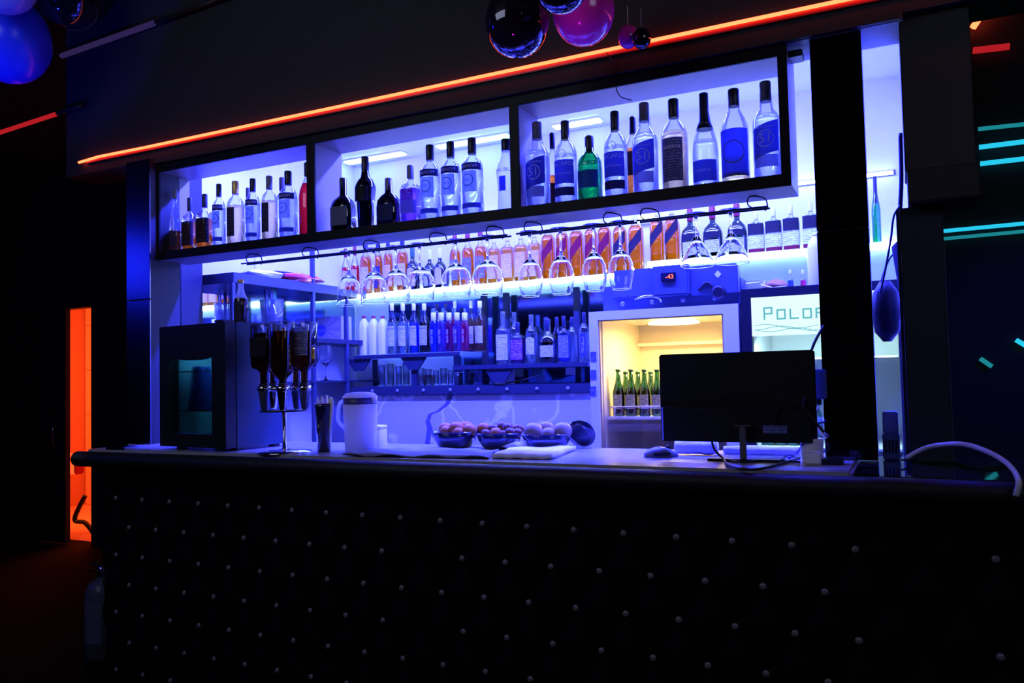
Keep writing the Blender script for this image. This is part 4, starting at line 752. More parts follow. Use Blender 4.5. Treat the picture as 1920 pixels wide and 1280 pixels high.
# on top of the black fridge
q = P(1453, 535, Y=3.40); t = thing('bread_basket', 'bag of brown bread rolls on top of the black fridge', 'bread', (q.x, 3.42, bzt)); link('bread_body', blob(.052, .06, .05, 11, wr=.15), 'brown_bread', t); link('bag_tie', tubeme([(-.05, -.055, .03), (0, -.07, .012), (.05, -.055, .018)], .003, 5), 'paper', t)
q = P(1412, 537, Y=3.40); t = thing('clear_box', 'clear plastic box left of the bread on the black fridge', 'box', (q.x, 3.42, bzt)); link('box_body', lathe([(.040, 0), (.048, .05), (.046, .05), (.038, .003)], 6, 20), 'plastic_clear', t)
bs_('large white plastic bottle on the black fridge beside the pillar', 1514, 1548, 437, 'jug', 500, z=bzt+.001, Y=3.40, glass='white_plastic', cap=('cap_white', .95, 1, .42), name='white_jug', cat='jug', group='jug on the fridge')
for i, px in enumerate((1482, 1506)):
    bs_('small bottle behind the bread on the black fridge, %s one' % ('left', 'right')[i], px-6, px+6, 506, 'syrup', 525, z=bzt+.001, Y=3.66, liq=('pink_liquid' if i else 'blue_liquid', .6), cap=('cap_white', .84, 1, .42), group='small bottles on the black fridge')
# ------------------------------------------------------------------ ceiling lamps and added glare streaks near the back wall
for i, (px, py, Y, col, pw) in enumerate(((1368, 152, 3.72, (.3, .45, 1), 8), (545, 327, 3.98, (.3, .4, 1), 3))):
    q = P(px, py, Z=2.742); Y_ = min(q.y, 4.03)
    x = P(px, py, Y=Y_).x
    t = thing('ceiling_spot', 'round ceiling downlight seen through the %s bay of the cabinet' % ('right', 'left')[i], 'lamp', (x, Y_, 2.735))
    link('lamp_lens', lathe([(.030, 0), (.030, .006)], 2, 18), 'lamp_spot', t); link('lamp_ring', lathe([(.032, 0), (.044, .001), (.044, .012), (.032, .014)], 2, 20, cap0=False, cap1=False), 'chrome', t)
    l = spot('spot_light', (x, Y_, 2.728), (x, Y_+.06, 1.5), col, pw*3, 150, .03, 1.0)
for i, (xa_, xb_, segs) in enumerate(((650, 757, ('glare_cyan', 'glare_cyan', 'glare_violet')), (822, 955, ('glare_cyan', 'glare_cyan', 'glare_green')), (1040, 1125, ('glare_violet', 'glare_cyan', 'glare_cyan')))):  # glowing panels added to imitate glare streaks at the wall and ceiling
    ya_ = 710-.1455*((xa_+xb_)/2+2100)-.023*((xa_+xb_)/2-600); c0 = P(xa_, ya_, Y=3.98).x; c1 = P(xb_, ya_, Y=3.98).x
    t = thing('glare_streak', 'long glowing panel added as a glare streak on the bar ceiling seen through the %s' % ('left part of the middle bay', 'right part of the middle bay', 'left part of the right bay')[i], 'light', ((c0+c1)/2, 3.98, 2.74)); w3 = (c1-c0)/3
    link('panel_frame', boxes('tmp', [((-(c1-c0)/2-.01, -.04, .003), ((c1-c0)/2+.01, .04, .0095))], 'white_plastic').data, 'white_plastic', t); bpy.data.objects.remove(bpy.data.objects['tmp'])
    for j, sm in enumerate(segs): link('streak_glow', boxes('tmp', [((-(c1-c0)/2+j*w3, -.03, -.004), (-(c1-c0)/2+(j+1)*w3, .03, .0028))], sm).data, sm, t); bpy.data.objects.remove(bpy.data.objects['tmp'])
tw = thing('wall_led_strip', 'bright LED strip high on the back wall beside the cabinet', 'light', (-1.4, 4.09, 2.30)); link('led_tube', tubeme([(-1.55, -.004, 0), (1.40, -.004, 0)], .008, 6), 'led_white', tw); link('led_rail', boxes('tmp', [((-1.56, 0.002, -.012), (1.41, .009, .012))], 'chrome').data, 'chrome', tw); bpy.data.objects.remove(bpy.data.objects['tmp'])
q = P(1214, 409, Y=4.05); t = thing('wall_lamp', 'small bright square lamp on the back wall under the cabinet', 'lamp', (q.x, 4.06, q.z)); link('lamp_lens', boxes('tmp', [((-.055, -.02, -.016), (.055, .0, .016))], 'led_white').data, 'led_white', t); bpy.data.objects.remove(bpy.data.objects['tmp']); link('lamp_back', boxes('tmp', [((-.06, .0005, -.02), (.06, .035, .02))], 'white_plastic').data, 'white_plastic', t); bpy.data.objects.remove(bpy.data.objects['tmp'])
# ------------------------------------------------------------------ glass rack and hanging glasses
YR = 2.50
for i, (x0, y0, x1, y1, lb) in enumerate(((458, 503, 955, 451, 'left'), (972, 448, 1192, 423, 'middle'), (1197, 421, 1442, 391, 'right'))):
    a, b = P(x0, y0, Y=YR), P(x1, y1, Y=YR); zr = 1.888; L = (b.x-a.x)
    t = thing('glass_rack', 'black wire rack hung under the cabinet, %s section' % lb, 'rack', ((a.x+b.x)/2, YR, zr))
    for dy in (-.016, .016): link('rod', tubeme([(-L/2, dy, 0), (L/2, dy, 0)], .0034, 6), 'black_metal', t)
    for f in ((.04, .28, .52, .76, .95) if i == 0 else ((.12, .80) if i == 1 else (.08, .90))):
        x = -L/2+f*L
        link('hook', tubeme(smoothpts([(x, -.016, -.004), (x-.018, -.02, .012), (x-.014, -.012, .036), (x+.01, 0, .037), (x+.03, .012, .028), (x+.034, .016, .004), (x+.026, .016, -.006)], 4), .0022, 6), 'black_metal', t)
GL = [(655, 573, 22, 'bell'), (702, 568, 24, 'bell'), (743, 566, 25, 'n'), (788, 562, 27, 'n'), (856, 556, 28, 'n'), (915, 552, 29, 'n'), (995, 556, 23, 't'), (1053, 552, 24, 't'), (1115, 546, 24, 't'), (1165, 543, 25, 't'), (1307, 500, 33, 'c'), (1372, 494, 34, 'c')]
ORD = ('first', 'second', 'third', 'fourth', 'fifth', 'sixth', 'seventh', 'eighth', 'ninth', 'tenth')
for i, (px, yr, hw, kd) in enumerate(GL):
    c = P(px, yr-25, Y=YR); r = (P(px+hw, yr-25, Y=YR).x-c.x)*(1-.12*abs(c.x)/1.9); h = 1.8935-P(px, yr, Y=YR).z
    lb = ('%s glass from the left hanging upside down in the rack' % ORD[i]) if i < 10 else 'wide cocktail glass hanging at the right, %s one' % ('left', 'right')[i-10]
    if kd == 'bell': lb = 'bell-shaped wine ' + lb
    elif i < 10: lb = 'wine ' + lb
    t = thing('hanging_glass', lb, 'glass', (c.x, YR, 1.8935), 0, 'glasses hanging from the rack')
    pf = stem(h, r, .034, .86 if kd == 'n' else .74, .40, kd == 'bell', kd == 'c')
    link('glass_body', lathe([(a_, -z_) for a_, z_ in pf][::-1], 2, 28, cap0=False, cap1=False), 'wineglass', t)

# ================================================================== THINGS ON THE BAR
# small cooler
q0, q1 = P(300, 842, Z=CZ), P(424, 848, Z=CZ); cw_ = (q1-q0).length; rz_ = math.atan2(q1.y-q0.y, q1.x-q0.x)
cl = thing('mini_cooler', 'black countertop cooler with a small glass window at the left end of the bar', 'cooler', q0, rz_)
chh_ = P(424, 602, Y=q1.y).z-CZ; D = .29
cl.location.z = CZ+.001
boxes_ = [((0, .05, .01), (.03, D, chh_)), ((cw_-.03, .05, .01), (cw_, D, chh_)), ((.03, .05, chh_-.03), (cw_-.03, D, chh_)), ((.03, .05, .01), (cw_-.03, D, .04)), ((.03, D-.02, .04), (cw_-.03, D, chh_-.03))]
link('housing', boxes('tmp', boxes_, 'cooler_side').data, 'cooler_side', cl); bpy.data.objects.remove(bpy.data.objects['tmp'])
ww0, ww1 = cw_*.13, cw_*.80; wz0, wz1 = chh_*.13, chh_*.745
vs = []; fs = []
dv = [((0, 0, .012), (ww0, .045, chh_-.003)), ((ww1, 0, .012), (cw_, .045, chh_-.003)), ((ww0, 0, .012), (ww1, .045, wz0)), ((ww0, 0, wz1), (ww1, .045, chh_-.003))]
dr_ = link('door', boxes('tmp', dv, 'black_plastic').data, 'black_plastic', cl); bpy.data.objects.remove(bpy.data.objects['tmp'])
vs = [];
for i in range(13):
    x = ww0+(ww1-ww0)*i/12; s = .016*(1-(2*i/12-1)**2); vs += [(x, .001, wz1+.001), (x, .001, wz1-s), (x, .03, wz1+.001), (x, .03, wz1-s)]
fs = []
for i in range(12): a = 4*i; fs += [(a, a+4, a+5, a+1), (a+1, a+5, a+7, a+3)]
link('curved_visor', pyd(vs, fs), 'black_plastic', dr_)
o = link('window_pane', box('tmp', (ww0, .02, wz0), (ww1, .024, wz1), 'smoked_glass', None, 0).data, 'smoked_glass', dr_); bpy.data.objects.remove(bpy.data.objects['tmp'])
link('inner_liner', boxes('tmp', [((.031, .06, .041), (.035, D-.021, chh_-.031)), ((cw_-.035, .06, .041), (cw_-.031, D-.021, chh_-.031)), ((.035, D-.026, .041), (cw_-.035, D-.021, chh_-.031))], 'white_plastic').data, 'white_plastic', cl); bpy.data.objects.remove(bpy.data.objects['tmp'])
for f in (.30, .62): link('wire_shelf', boxes('tmp', [((.032, .06+.02*i, chh_*f), (cw_-.032, .064+.02*i, chh_*f+.004)) for i in range(9)], 'chrome').data, 'chrome', cl); bpy.data.objects.remove(bpy.data.objects['tmp'])
link('hinge_cap', boxes('tmp', [((cw_-.06, .0, chh_-.002), (cw_-.01, .05, chh_+.006))], 'black_plastic').data, 'black_plastic', cl); bpy.data.objects.remove(bpy.data.objects['tmp'])
for fx in (.02, cw_-.05):
    for fy in (.06, D-.05): link('foot', boxes('tmp', [((fx, fy, 0), (fx+.03, fy+.03, .011))], 'black_plastic').data, 'black_plastic', cl); bpy.data.objects.remove(bpy.data.objects['tmp'])
Mx = Matrix.Translation(cl.location) @ Matrix.Rotation(rz_, 4, 'Z')
area('cooler_light', Mx @ Vector((cw_/2, .15, chh_-.035)), .2, .1, (.06, .5, .9), 1.6)
p_ = Mx @ Vector((cw_*.27, .11, chh_*.30+.005)); t = thing('blue_carafe', 'blue tapered carafe inside the countertop cooler', 'carafe', p_); link('carafe_body', lathe([(.045, 0), (.03, .16), (.028, .17)], 4, 20), 'carafe_blue', t); link('neck_ring', lathe([(.03, .155), (.033, .16), (.03, .165)], 2, 16), 'lbl_blue', t)
# bottle with gold cap on the cooler
p_ = P(452, 598, Y=2.34)
bottle('dark drink bottle with white shoulders and gold cap on the cooler', p_.x, 2.34, CZ+chh_+.002, P(452, 525, Y=2.34).z-(CZ+chh_), .027, 'beer', glass='frost_white', liq=('dark_liquid', .58), cap=('gold', .92, 1, .46), lab=[(.10, .50, .8, 'lbl_darkprint')], name='soda_bottle')
# spirit dispenser
dc = P(534, 848, Z=CZ); dc.z = CZ
ds = thing('spirit_dispenser', 'chrome bar optic stand with inverted bottles beside the cooler', 'dispenser', dc)
zp = P(534, 771, Y=dc.y).z-CZ; zc_ = P(534, 728, Y=dc.y).z-CZ; zt_ = P(534, 606, Y=dc.y).z-CZ
link('base_disc', lathe([(.095, 0), (.095, .004), (.03, .008), (.014, .014)], 2, 36), 'chrome', ds)
link('pole', lathe([(.0085, .01), (.0085, zt_*.96), (.006, zt_*.965)], 2, 14), 'chrome', ds)
SP = [(495, -.02, 'l'), (530, -.07, 'm'), (571, -.005, 'r'), (513, .07, 'x'), (556, .07, 'y')]
link('lower_ring', lathe([(.03, zp), (.085, zp), (.085, zp+.005), (.03, zp+.005)], 2, 28), 'black_metal', ds)
link('clamp_hub', lathe([(.009, zc_-.012), (.02, zc_-.01), (.02, zc_+.01), (.009, zc_+.012)], 2, 16), 'black_metal', ds)
for i, (px, dy, kd) in enumerate(SP):
    x = P(px, 728, Y=dc.y+dy).x-dc.x
    link('clamp_arm', tubeme([(0, 0, zc_), (x, dy, zc_)], .006, 8), 'chrome', ds)
    link('clamp_ring', lathe([(.017, zc_-.010), (.0235, zc_-.008), (.0235, zc_+.008), (.017, zc_+.010)], 2, 18), 'chrome', ds, (x, dy, 0))
    link('optic_measure', lathe([(.009, zp+.006), (.012, zp+.012), (.019, zc_-.012), (.019, zc_-.006)], 2, 16), 'chrome' if i % 2 else 'optic', ds, (x, dy, 0))
    hb = zt_-(zc_-.004); rb = .042 if kd != 'm' else .038
    lb = {'l': 'upside-down dark liquor bottle, left on the optic stand', 'm': 'upside-down dark liquor bottle, front centre on the optic stand', 'r': 'upside-down liquor bottle with blue label, right on the optic stand', 'x': 'upside-down liquor bottle at the back left of the optic stand', 'y': 'upside-down liquor bottle at the back right of the optic stand'}[kd]
    k = bottle(lb, dc.x+x, dc.y+dy, CZ+zt_, hb, rb, 'square' if kd != 'm' else 'jw', n=5, sy=.8, liq=('brandy_dark', .9), cap=('cap_black', .90, 1, .38), group='bottles on the optic stand', lab=[(.08, .50, .85, 'lbl_blueprint')] if kd == 'r' else ([(.2, .5, .8, 'lbl_black_print')] if kd == 'l' else ()), txt=[('TENNESSEE', .40, .045, 'ink_white'), ('SOUR', .25, .05, 'ink_white')] if kd == 'r' else ())
    k.rotation_euler = (0, PI, 0)
    bd = [c for c in k.children if c.name.startswith('drink')][0]; me = bd.data
    zl_ = hb*.14
    for vtx in me.vertices: vtx.co.z = max(vtx.co.z, zl_)
# straw tumbler
q = P(612, 847, Z=CZ); t = thing('straw_tumbler', 'dark blue tumbler filled with wrapped straws beside the pitcher', 'cup', (q.x-.01, q.y, CZ)); h_ = P(612, 756, Y=q.y).z-CZ; r_ = (P(630, 756, Y=q.y).x-P(595, 756, Y=q.y).x)/2*.8
link('tumbler_body', lathe([(r_*.72, 0), (r_*.95, h_*.9), (r_, h_*.92), (r_, h_), (r_-.003, h_), (r_*.68, .006)], 2, 24), 'navy_glass', t)
random.seed(12)
for i in range(14):
    a = random.uniform(0, 6.28); x, y = .022*math.cos(a)*random.random(), .022*math.sin(a)*random.random()
    link('wrapped_straw', tubeme([(x, y, .02), (x*1.9, y*1.9, h_+random.uniform(.008, .03))], .0042, 6), 'paper', t)
# pitcher
q = P(657, 848, Z=CZ); pt = thing('pitcher', 'white plastic pitcher with lid and handle on the bar', 'pitcher', (q.x, q.y+.06, CZ)); Yp = q.y+.06
r_ = (P(693, 800, Y=Yp).x-P(628, 800, Y=Yp).x)/2*.80; h_ = P(657, 757, Y=Yp).z-CZ; ht = P(657, 735, Y=Yp).z-CZ
link('body', lathe([(r_*.86, 0), (r_*.90, .004), (r_, h_), (r_*.96, h_), (r_*.85, .01)], 2, 32, cap1=False), 'milk_plastic', pt)
link('collar', lathe([(r_*.97, h_-.001), (r_*.99, h_+(ht-h_)*.55), (r_*.95, h_+(ht-h_)*.55), (r_*.93, h_-.001)], 2, 32, cap0=False, cap1=False), 'collar_violet', pt)
link('lid', lathe([(r_*1.02, h_+(ht-h_)*.52), (r_*1.03, h_+(ht-h_)*.62), (r_*.8, ht*.985), (r_*.4, ht), (.002, ht)], 2, 32), 'milk_plastic', pt)
link('handle', tubeme(smoothpts([(-r_*.9, -.01, h_+.01), (-r_*1.25, -.012, h_+.006), (-r_*1.45, -.012, h_*.86), (-r_*1.42, -.012, h_*.62), (-r_*.92, -.01, h_*.45)]), [.007]*25, 10), 'milk_plastic', pt)
link('spout', lathe([(.012, h_+.002), (.014, h_+(ht-h_)*.6)], 2, 12), 'white_plastic', pt, (r_*.95, 0, 0))
q = P(704, 842, Z=CZ); t = thing('white_container', 'small white container behind the pitcher', 'container', (q.x, q.y, CZ)); h_ = P(704, 797, Y=q.y).z-CZ
link('body', lathe([(.034, 0), (.036, .004), (.036, h_*.82), (.034, h_*.86)], 4, 24), 'white_plastic', t); link('lid', lathe([(.035, h_*.86), (.037, h_*.88), (.037, h_*.98), (.034, h_)], 4, 24), 'white_plastic', t)
# cloths
def cloth(name, label, pts4, t_, m, wave, seed, cat='cloth', n=18):
    random.seed(seed); A, B, C_, D_ = [P(*p, Z=CZ) for p in pts4]; ph = [random.uniform(0, 6) for _ in range(4)]; vs = []; fs = []
    for lay in (1, 0):
        for j in range(n+1):
            for i in range(n+1):
                u, v = i/n, j/n; p = (A*(1-u)+B*u)*(1-v)+(D_*(1-u)+C_*u)*v
                e = min(u, 1-u, v, 1-v); zz_ = t_*(1 if lay else 0)+wave*(.5+.5*math.sin(9*u+ph[0]+3*v))*(.4+.6*math.sin(5*v+ph[1]+7*u)**2)
                if e == 0: zz_ = wave*(.5+.5*math.sin(22*u+9*v+ph[2]))*.9+(t_*.8 if lay else 0)
                vs.append((p.x, p.y, CZ+.0006+max(0, zz_)))
    N = (n+1)**2
    for j in range(n):
        for i in range(n):
            a = j*(n+1)+i; fs.append((a, a+1, a+n+2, a+n+1)); fs.append((N+a, N+a+n+1, N+a+n+2, N+a+1))
    ring = [i for i in range(n+1)]+[j*(n+1)+n for j in range(1, n+1)]+[n*(n+1)+i for i in range(n-1, -1, -1)]+[j*(n+1) for j in range(n-1, 0, -1)]
    for a, b in zip(ring, ring[1:]+ring[:1]): fs.append((a, N+a, N+b, b))
    o = link(name, pyd(vs, fs, True), m); return tag(o, label, cat)
cloth('bar_mat', 'dark crumpled cloth spread flat on the bar in front of the fruit', [(642, 856), (915, 861), (935, 846), (700, 845)], .004, 'fabric_grey', .010, 2)
cloth('towel', 'folded white towel on the bar in front of the pale fruit', [(922, 860), (1034, 862), (1080, 844), (955, 848)], .016, 'fabric_white', .004, 5, 'towel')
q = P(968, 843, Z=CZ); tag(link('napkin', blob(.055, .035, .026, 21, wr=.4), 'fabric_white', None, (q.x, q.y+.02, CZ)), 'crumpled white napkin lying behind the folded towel', 'napkin')
# fruit bowls
def bowl(label, x0, x1, ytop, Y):
    a, b = P(x0, ytop, Y=Y), P(x1, ytop, Y=Y); r = (b.x-a.x)/2*.97; h = max(.055, (a.z-CZ)*1.22); x = (a.x+b.x)/2
    t = thing('fruit_bowl', label, 'bowl', (x, Y, CZ), 0, 'fruit bowls'); link('bowl_body', lathe([(.0005, 0), (r*.62, 0), (r*.74, h*.12), (r*.90, h*.5), (r, h), (r-.004, h), (r*.86, h*.5), (r*.70, h*.14), (r*.58, .006), (.0005, .006)], 2, 32, cap0=False, cap1=False), 'bowl_glass', t)
    link('rim', lathe([(r-.004, h), (r+.002, h+.001), (r+.002, h-.006)], 2, 32, cap0=False, cap1=False), 'bowl_glass', t); return x, r, h
YB_ = 2.52
B1 = bowl('dark bowl of orange fruit, leftmost of three', 814, 893, 813, YB_); B2 = bowl('dark bowl of plums, middle of three', 897, 977, 822, YB_+.01); B3 = bowl('dark bowl of large pale fruit, rightmost of three', 981, 1070, 823, YB_)
def fruit(label, px, py, rp, Y, m, grp, squash=.92):
    c = P(px, py, Y=Y); r = (P(px+rp, py, Y=Y).x-c.x)*.98; pr_ = []
    for i in range(13):
        a = PI*i/12; rr = max(.0004, r*math.sin(a)); z = -r*squash*math.cos(a); z -= (.12*r*math.exp(-(rr/(.25*r))**2) if i > 6 else -.08*r*math.exp(-(rr/(.25*r))**2)); pr_.append((rr, z))
    t = thing('fruit', label, 'fruit', c, random.random(), grp); link('skin', lathe(pr_, 2, 18), m, t); link('stem', tubeme([(0, 0, r*squash*.80), (.002, 0, r*squash*1.0)], [.0018, .0012], 5), 'brown_bread', t)
random.seed(3)
for i, (px, py, rp, dy) in enumerate(((835, 803, 11, .02), (856, 803, 13, -.01), (873, 802, 13, .03), (836, 808, 10, -.02), (880, 806, 12, -.01), (860, 811, 10, -.03))):
    fruit('orange-red fruit in the left bowl, %s' % ('upper left', 'top centre', 'top right behind', 'front left', 'front right', 'front centre')[i], px, py, rp, YB_+dy, 'fruit_orange', 'orange fruit')
for i, (px, py, rp, dy) in enumerate(((906, 803, 11, .02), (926, 805, 11, .03), (942, 801, 12, .05), (953, 803, 11, .0), (972, 804, 10, .03), (930, 812, 11, -.02), (956, 811, 10, -.02), (970, 811, 9, -.0), (911, 813, 9, -.015), (944, 814, 8, -.03))):
    fruit('dark plum in the middle bowl, %s from the left' % (ORD+('x',))[[0, 2, 4, 6, 8, 3, 7, 9, 1, 5][i]], px, py, rp, YB_+.01+dy, 'fruit_plum' if i not in (0, 5) else 'fruit_orange', 'plums')
for i, (px, py, rp, dy) in enumerate(((1000, 808, 17, .0), (1024, 803, 14, .05), (1055, 807, 17, .0), (1029, 814, 14, -.025))):
    fruit('large pale fruit in the right bowl, %s' % ('left', 'rear centre', 'right', 'front centre')[i], px, py, rp, YB_+dy, 'fruit_pale', 'pale fruit')
q = P(1066, 846, Z=CZ); tag(link('dark_plate', lathe([(.03, 0), (.05, .008), (.052, .010), (.03, .003)], 2, 28), 'bowl_glass', None, (q.x-.005, 2.595, CZ+.046), (-1.25, 0, 0)), 'dark round plate leaning behind the right fruit bowl', 'plate')
# ------------------------------------------------------------------ monitor
Ym = 2.36; mx0, mx1 = P(1236, 700, Y=Ym).x, P(1528, 700, Y=Ym).x; mz1 = P(1380, 660, Y=Ym).z; mz0 = P(1380, 829, Y=Ym).z
mo = thing('monitor', 'black computer monitor seen from behind on the bar', 'monitor', ((mx0+mx1)/2, Ym, CZ)); mb = ((mx0+mx1)/2, Ym, CZ)
def m_(o): return pc(o, mo, mb)
m_(box('screen_shell', (mx0, Ym, mz0), (mx1, Ym+.018, mz1), 'black_plastic', None, .004))
m_(box('screen_panel', (mx0+.008, Ym+.0182, mz0+.012), (mx1-.008, Ym+.0192, mz1-.008), 'smoked', None, 0))
zb_ = P(1380, 764, Y=Ym-.02).z; vs = []
for x, dy in ((mx0+.003, 0), (mx0+.014, -.022), (mx1-.014, -.022), (mx1-.003, 0)): vs += [(x, Ym+dy, mz0+.004), (x, Ym+dy, zb_-(.0 if dy else .0)), (x, Ym, zb_+.004)]
m_(link('rear_bulge', pyd(vs, [(0, 1, 4, 3), (3, 4, 7, 6), (6, 7, 10, 9), (1, 2, 5, 4), (4, 5, 8, 7), (7, 8, 11, 10), (0, 3, 6, 9)]), 'black_plastic'))
m_(tube('vent_ridge', [(mx0+.03, Ym-.019, zb_-.004), ((mx0+mx1)/2, Ym-.0235, zb_-.008), (mx1-.03, Ym-.019, zb_-.001)], .0016, 'black_plastic'))
q = P(1453, 805, Y=Ym-.024); m_(box('rating_label', (q.x-.033, Ym-.0236, q.z-.011), (q.x+.033, Ym-.0226, q.z+.011), 'lbl_blueprint', None, 0))
sx_ = P(1394, 840, Y=Ym-.04).x; zt2 = P(1390, 797, Y=Ym-.045).z
m_(box('stand_neck', (sx_-.009, Ym-.05, CZ+.006), (sx_+.009, Ym-.038, zt2), 'grey_plastic', None, .002)); m_(box('stand_tee', (sx_-.022, Ym-.052, zt2-.004), (sx_+.022, Ym-.022, zt2), 'grey_plastic', None, .001))
m_(box('stand_arm', (sx_-.012, Ym-.04, mz0+.01), (sx_+.012, Ym-.02, mz0+.03), 'black_plastic', None, .001)); m_(box('stand_foot', (sx_-.10, Ym-.06, CZ+.0005), (sx_+.10, Ym+.07, CZ+.007), 'black_plastic', None, .002))
def cable(label, pts_, r=.0035, m='black_plastic'): return tag(tube('cable', smoothpts(pts_, 5), r, m, None, 6), label, 'cable')
cable('cable looping over the right half of the monitor back', [P(1455, 795, Y=Ym-.028), P(1453, 768, Y=Ym-.035), P(1465, 743, Y=Ym-.04), P(1485, 744, Y=Ym-.04), P(1502, 760, Y=Ym-.035), P(1520, 780, Y=Ym-.03), P(1545, 810, Y=Ym-.03)])
cable('cable hanging from the monitor base onto the bar', [P(1335, 828, Y=Ym-.01), P(1340, 843, Y=Ym-.02), P(1358, 862, Z=CZ+.004), P(1365, 872, Z=CZ+.004), P(1400, 880, Z=CZ+.004), P(1440, 876, Z=CZ+.004), P(1480, 864, Z=CZ+.004), P(1510, 855, Z=CZ+.004)])
cable('cable rising along the pillar to the adapter', [P(1505, 764, Y=Ym-.03), P(1510, 720, Y=2.40), P(1518, 670, Y=2.405), P(1528, 640, Y=2.405), P(1545, 610, Y=2.41)], .004, 'navy')
cable('thin cable from the adapter down to the bar', [P(1538, 752, Y=2.405), P(1530, 780, Y=2.40), P(1535, 805, Y=2.39), P(1550, 822, Y=2.385)], .003, 'white_plastic')
cable('cable hanging behind the monitor corner to the bar', [P(1548, 790, Y=2.40), P(1525, 796, Y=2.39), P(1512, 812, Y=2.37), P(1504, 836, Y=2.36), P(1490, 852, Z=CZ+.005), P(1478, 858, Z=CZ+.004)], .0032, 'navy')
cable('cable lying from the monitor foot towards the pillar', [P(1350, 858, Z=CZ+.004), P(1390, 866, Z=CZ+.004), P(1440, 862, Z=CZ+.004), P(1500, 866, Z=CZ+.004)], .003)
ad = thing('power_adapter', 'blue-lit box adapter fixed to the pillar edge right of the monitor', 'adapter', P(1535, 720, Y=2.41)); q0, q1 = P(1521, 748, Y=2.41), P(1549, 692, Y=2.41)
pc(box('adapter_body', (q0.x, 2.395, q0.z), (q1.x, 2.418, q1.z), 'adapter_blue', None, .004), ad, ad.location); pc(box('plug', ((q0.x+q1.x)/2-.006, 2.40, q0.z-.016), ((q0.x+q1.x)/2+.006, 2.412, q0.z), 'cap_black', None, .001), ad, ad.location)
# mouse
q = P(1236, 858, Z=CZ); ms = thing('computer_mouse', 'grey computer mouse on the bar left of the monitor', 'mouse', (q.x, q.y+.02, CZ+.0005), .5)
vs = []; fs = []; NX, NA = 12, 12
for i in range(NX+1):
    u = i/NX; x = -.05+.1*u; w_ = .030*(math.sin(PI*min(.96, max(.05, u)))**.45); hh = .034*(math.sin(PI*(.08+.84*u))**.7)*(1.05-.25*u)
    for k in range(NA+1): a = PI*k/NA; vs.append((x, -w_*math.cos(a), hh*math.sin(a)**.8))
for i in range(NX):
    for k in range(NA): a = i*(NA+1)+k; fs.append((a, a+1, a+NA+2, a+NA+1))
fs += [tuple(range(NA+1))[::-1], tuple(NX*(NA+1)+k for k in range(NA+1))]
link('shell', pyd(vs, fs, True), 'grey_plastic', ms); link('scroll_wheel', lathe([(.008, -.003), (.009, 0), (.008, .003)], 2, 14), 'cap_black', ms, (.022, 0, .026), (PI/2, 0, 0)); link('side_grip', boxes('tmp', [((-.03, -.031, .006), (.02, -.029, .016))], 'cap_black').data, 'cap_black', ms); bpy.data.objects.remove(bpy.data.objects['tmp'])
# towels and clutter behind / under the monitor
def roll(name, label, x0, x1, y, r, m, Yr, cat='towel'):
    a, b = P(x0, y, Y=Yr), P(x1, y, Y=Yr); L = b.x-a.x; vs = []; fs = []; N = 16; S = 14
    for i in range(N+1):
        f = i/N; rr = r*(.80+.2*math.sin(PI*min(.95, max(.05, f)))**.3+.05*math.sin(13*f+Yr*9))
        for k in range(S): an = 2*PI*k/S; vs.append((L*(f-.5), rr*1.3*math.cos(an), r+rr*math.sin(an)*(1+.08*math.sin(3*an+9*f))))
    for i in range(N):
        for k in range(S): l = (k+1) % S; fs.append((i*S+k, i*S+l, (i+1)*S+l, (i+1)*S+k))
    fs += [tuple(range(S))[::-1], tuple(N*S+k for k in range(S))]
    zmin = min(v[2] for v in vs); vs = [(x, y_, z-zmin) for x, y_, z in vs]
    return tag(link(name, pyd(vs, fs, True), m, None, ((a.x+b.x)/2, Yr, CZ+.0008)), label, cat)
roll('rolled_towel', 'thick white rolled towel under the left half of the monitor', 1268, 1345, 845, .022, 'fabric_white', 2.455)
roll('rolled_towel', 'thin white rolled towel under the right half of the monitor', 1358, 1500, 850, .014, 'fabric_white', 2.47)
q = P(1528, 852, Y=2.37); t = thing('paper_roll', 'white ribbed paper roll standing beside the pillar foot', 'paper roll', (q.x-.008, 2.375, CZ+.0005)); h_ = P(1528, 822, Y=2.375).z-CZ
link('roll_body', lathe([(.03, 0)]+[(.03+(.0012 if i % 2 else 0), h_*i/14) for i in range(15)], 2, 24), 'paper', t); link('roll_core', lathe([(.010, h_), (.010, h_+.0015)], 2, 14), 'cap_black', t)
q = P(1523, 872, Z=CZ); t = thing('white_block', 'small white plastic block at the bar edge below the pillar', 'charger', (q.x, q.y+.015, CZ+.0005)); h_ = P(1523, 849, Y=q.y).z-CZ
bm = bmesh.new(); addbox(bm, (-.022, -.014, 0), (.022, .014, h_), .004); link('block_body', frombm(bm), 'white_plastic', t); bm = bmesh.new(); addbox(bm, (-.020, -.012, h_*.98), (.020, .012, h_*1.04), .001); link('block_lid', frombm(bm), 'paper', t)
q = P(1560, 872, Z=CZ); t = thing('card_reader', 'flat black box at the lit end of the bar top', 'card reader', (q.x, q.y+.02, CZ+.0005)); bm = bmesh.new(); addbox(bm, (-.028, -.02, 0), (.028, .03, .016), .003); link('reader_body', frombm(bm), 'cap_black', t); bm = bmesh.new(); addbox(bm, (-.02, -.012, .0155), (.02, .008, .017), 0); link('reader_screen', frombm(bm), 'smoked', t)
q = P(262, 838, Z=CZ); tag(box('metal_tray', (q.x-.05, q.y-.12, CZ), (q.x+.06, q.y-.05, CZ+.012), 'chrome', None, .003), 'flat metal tray at the left end of the bar top', 'tray')
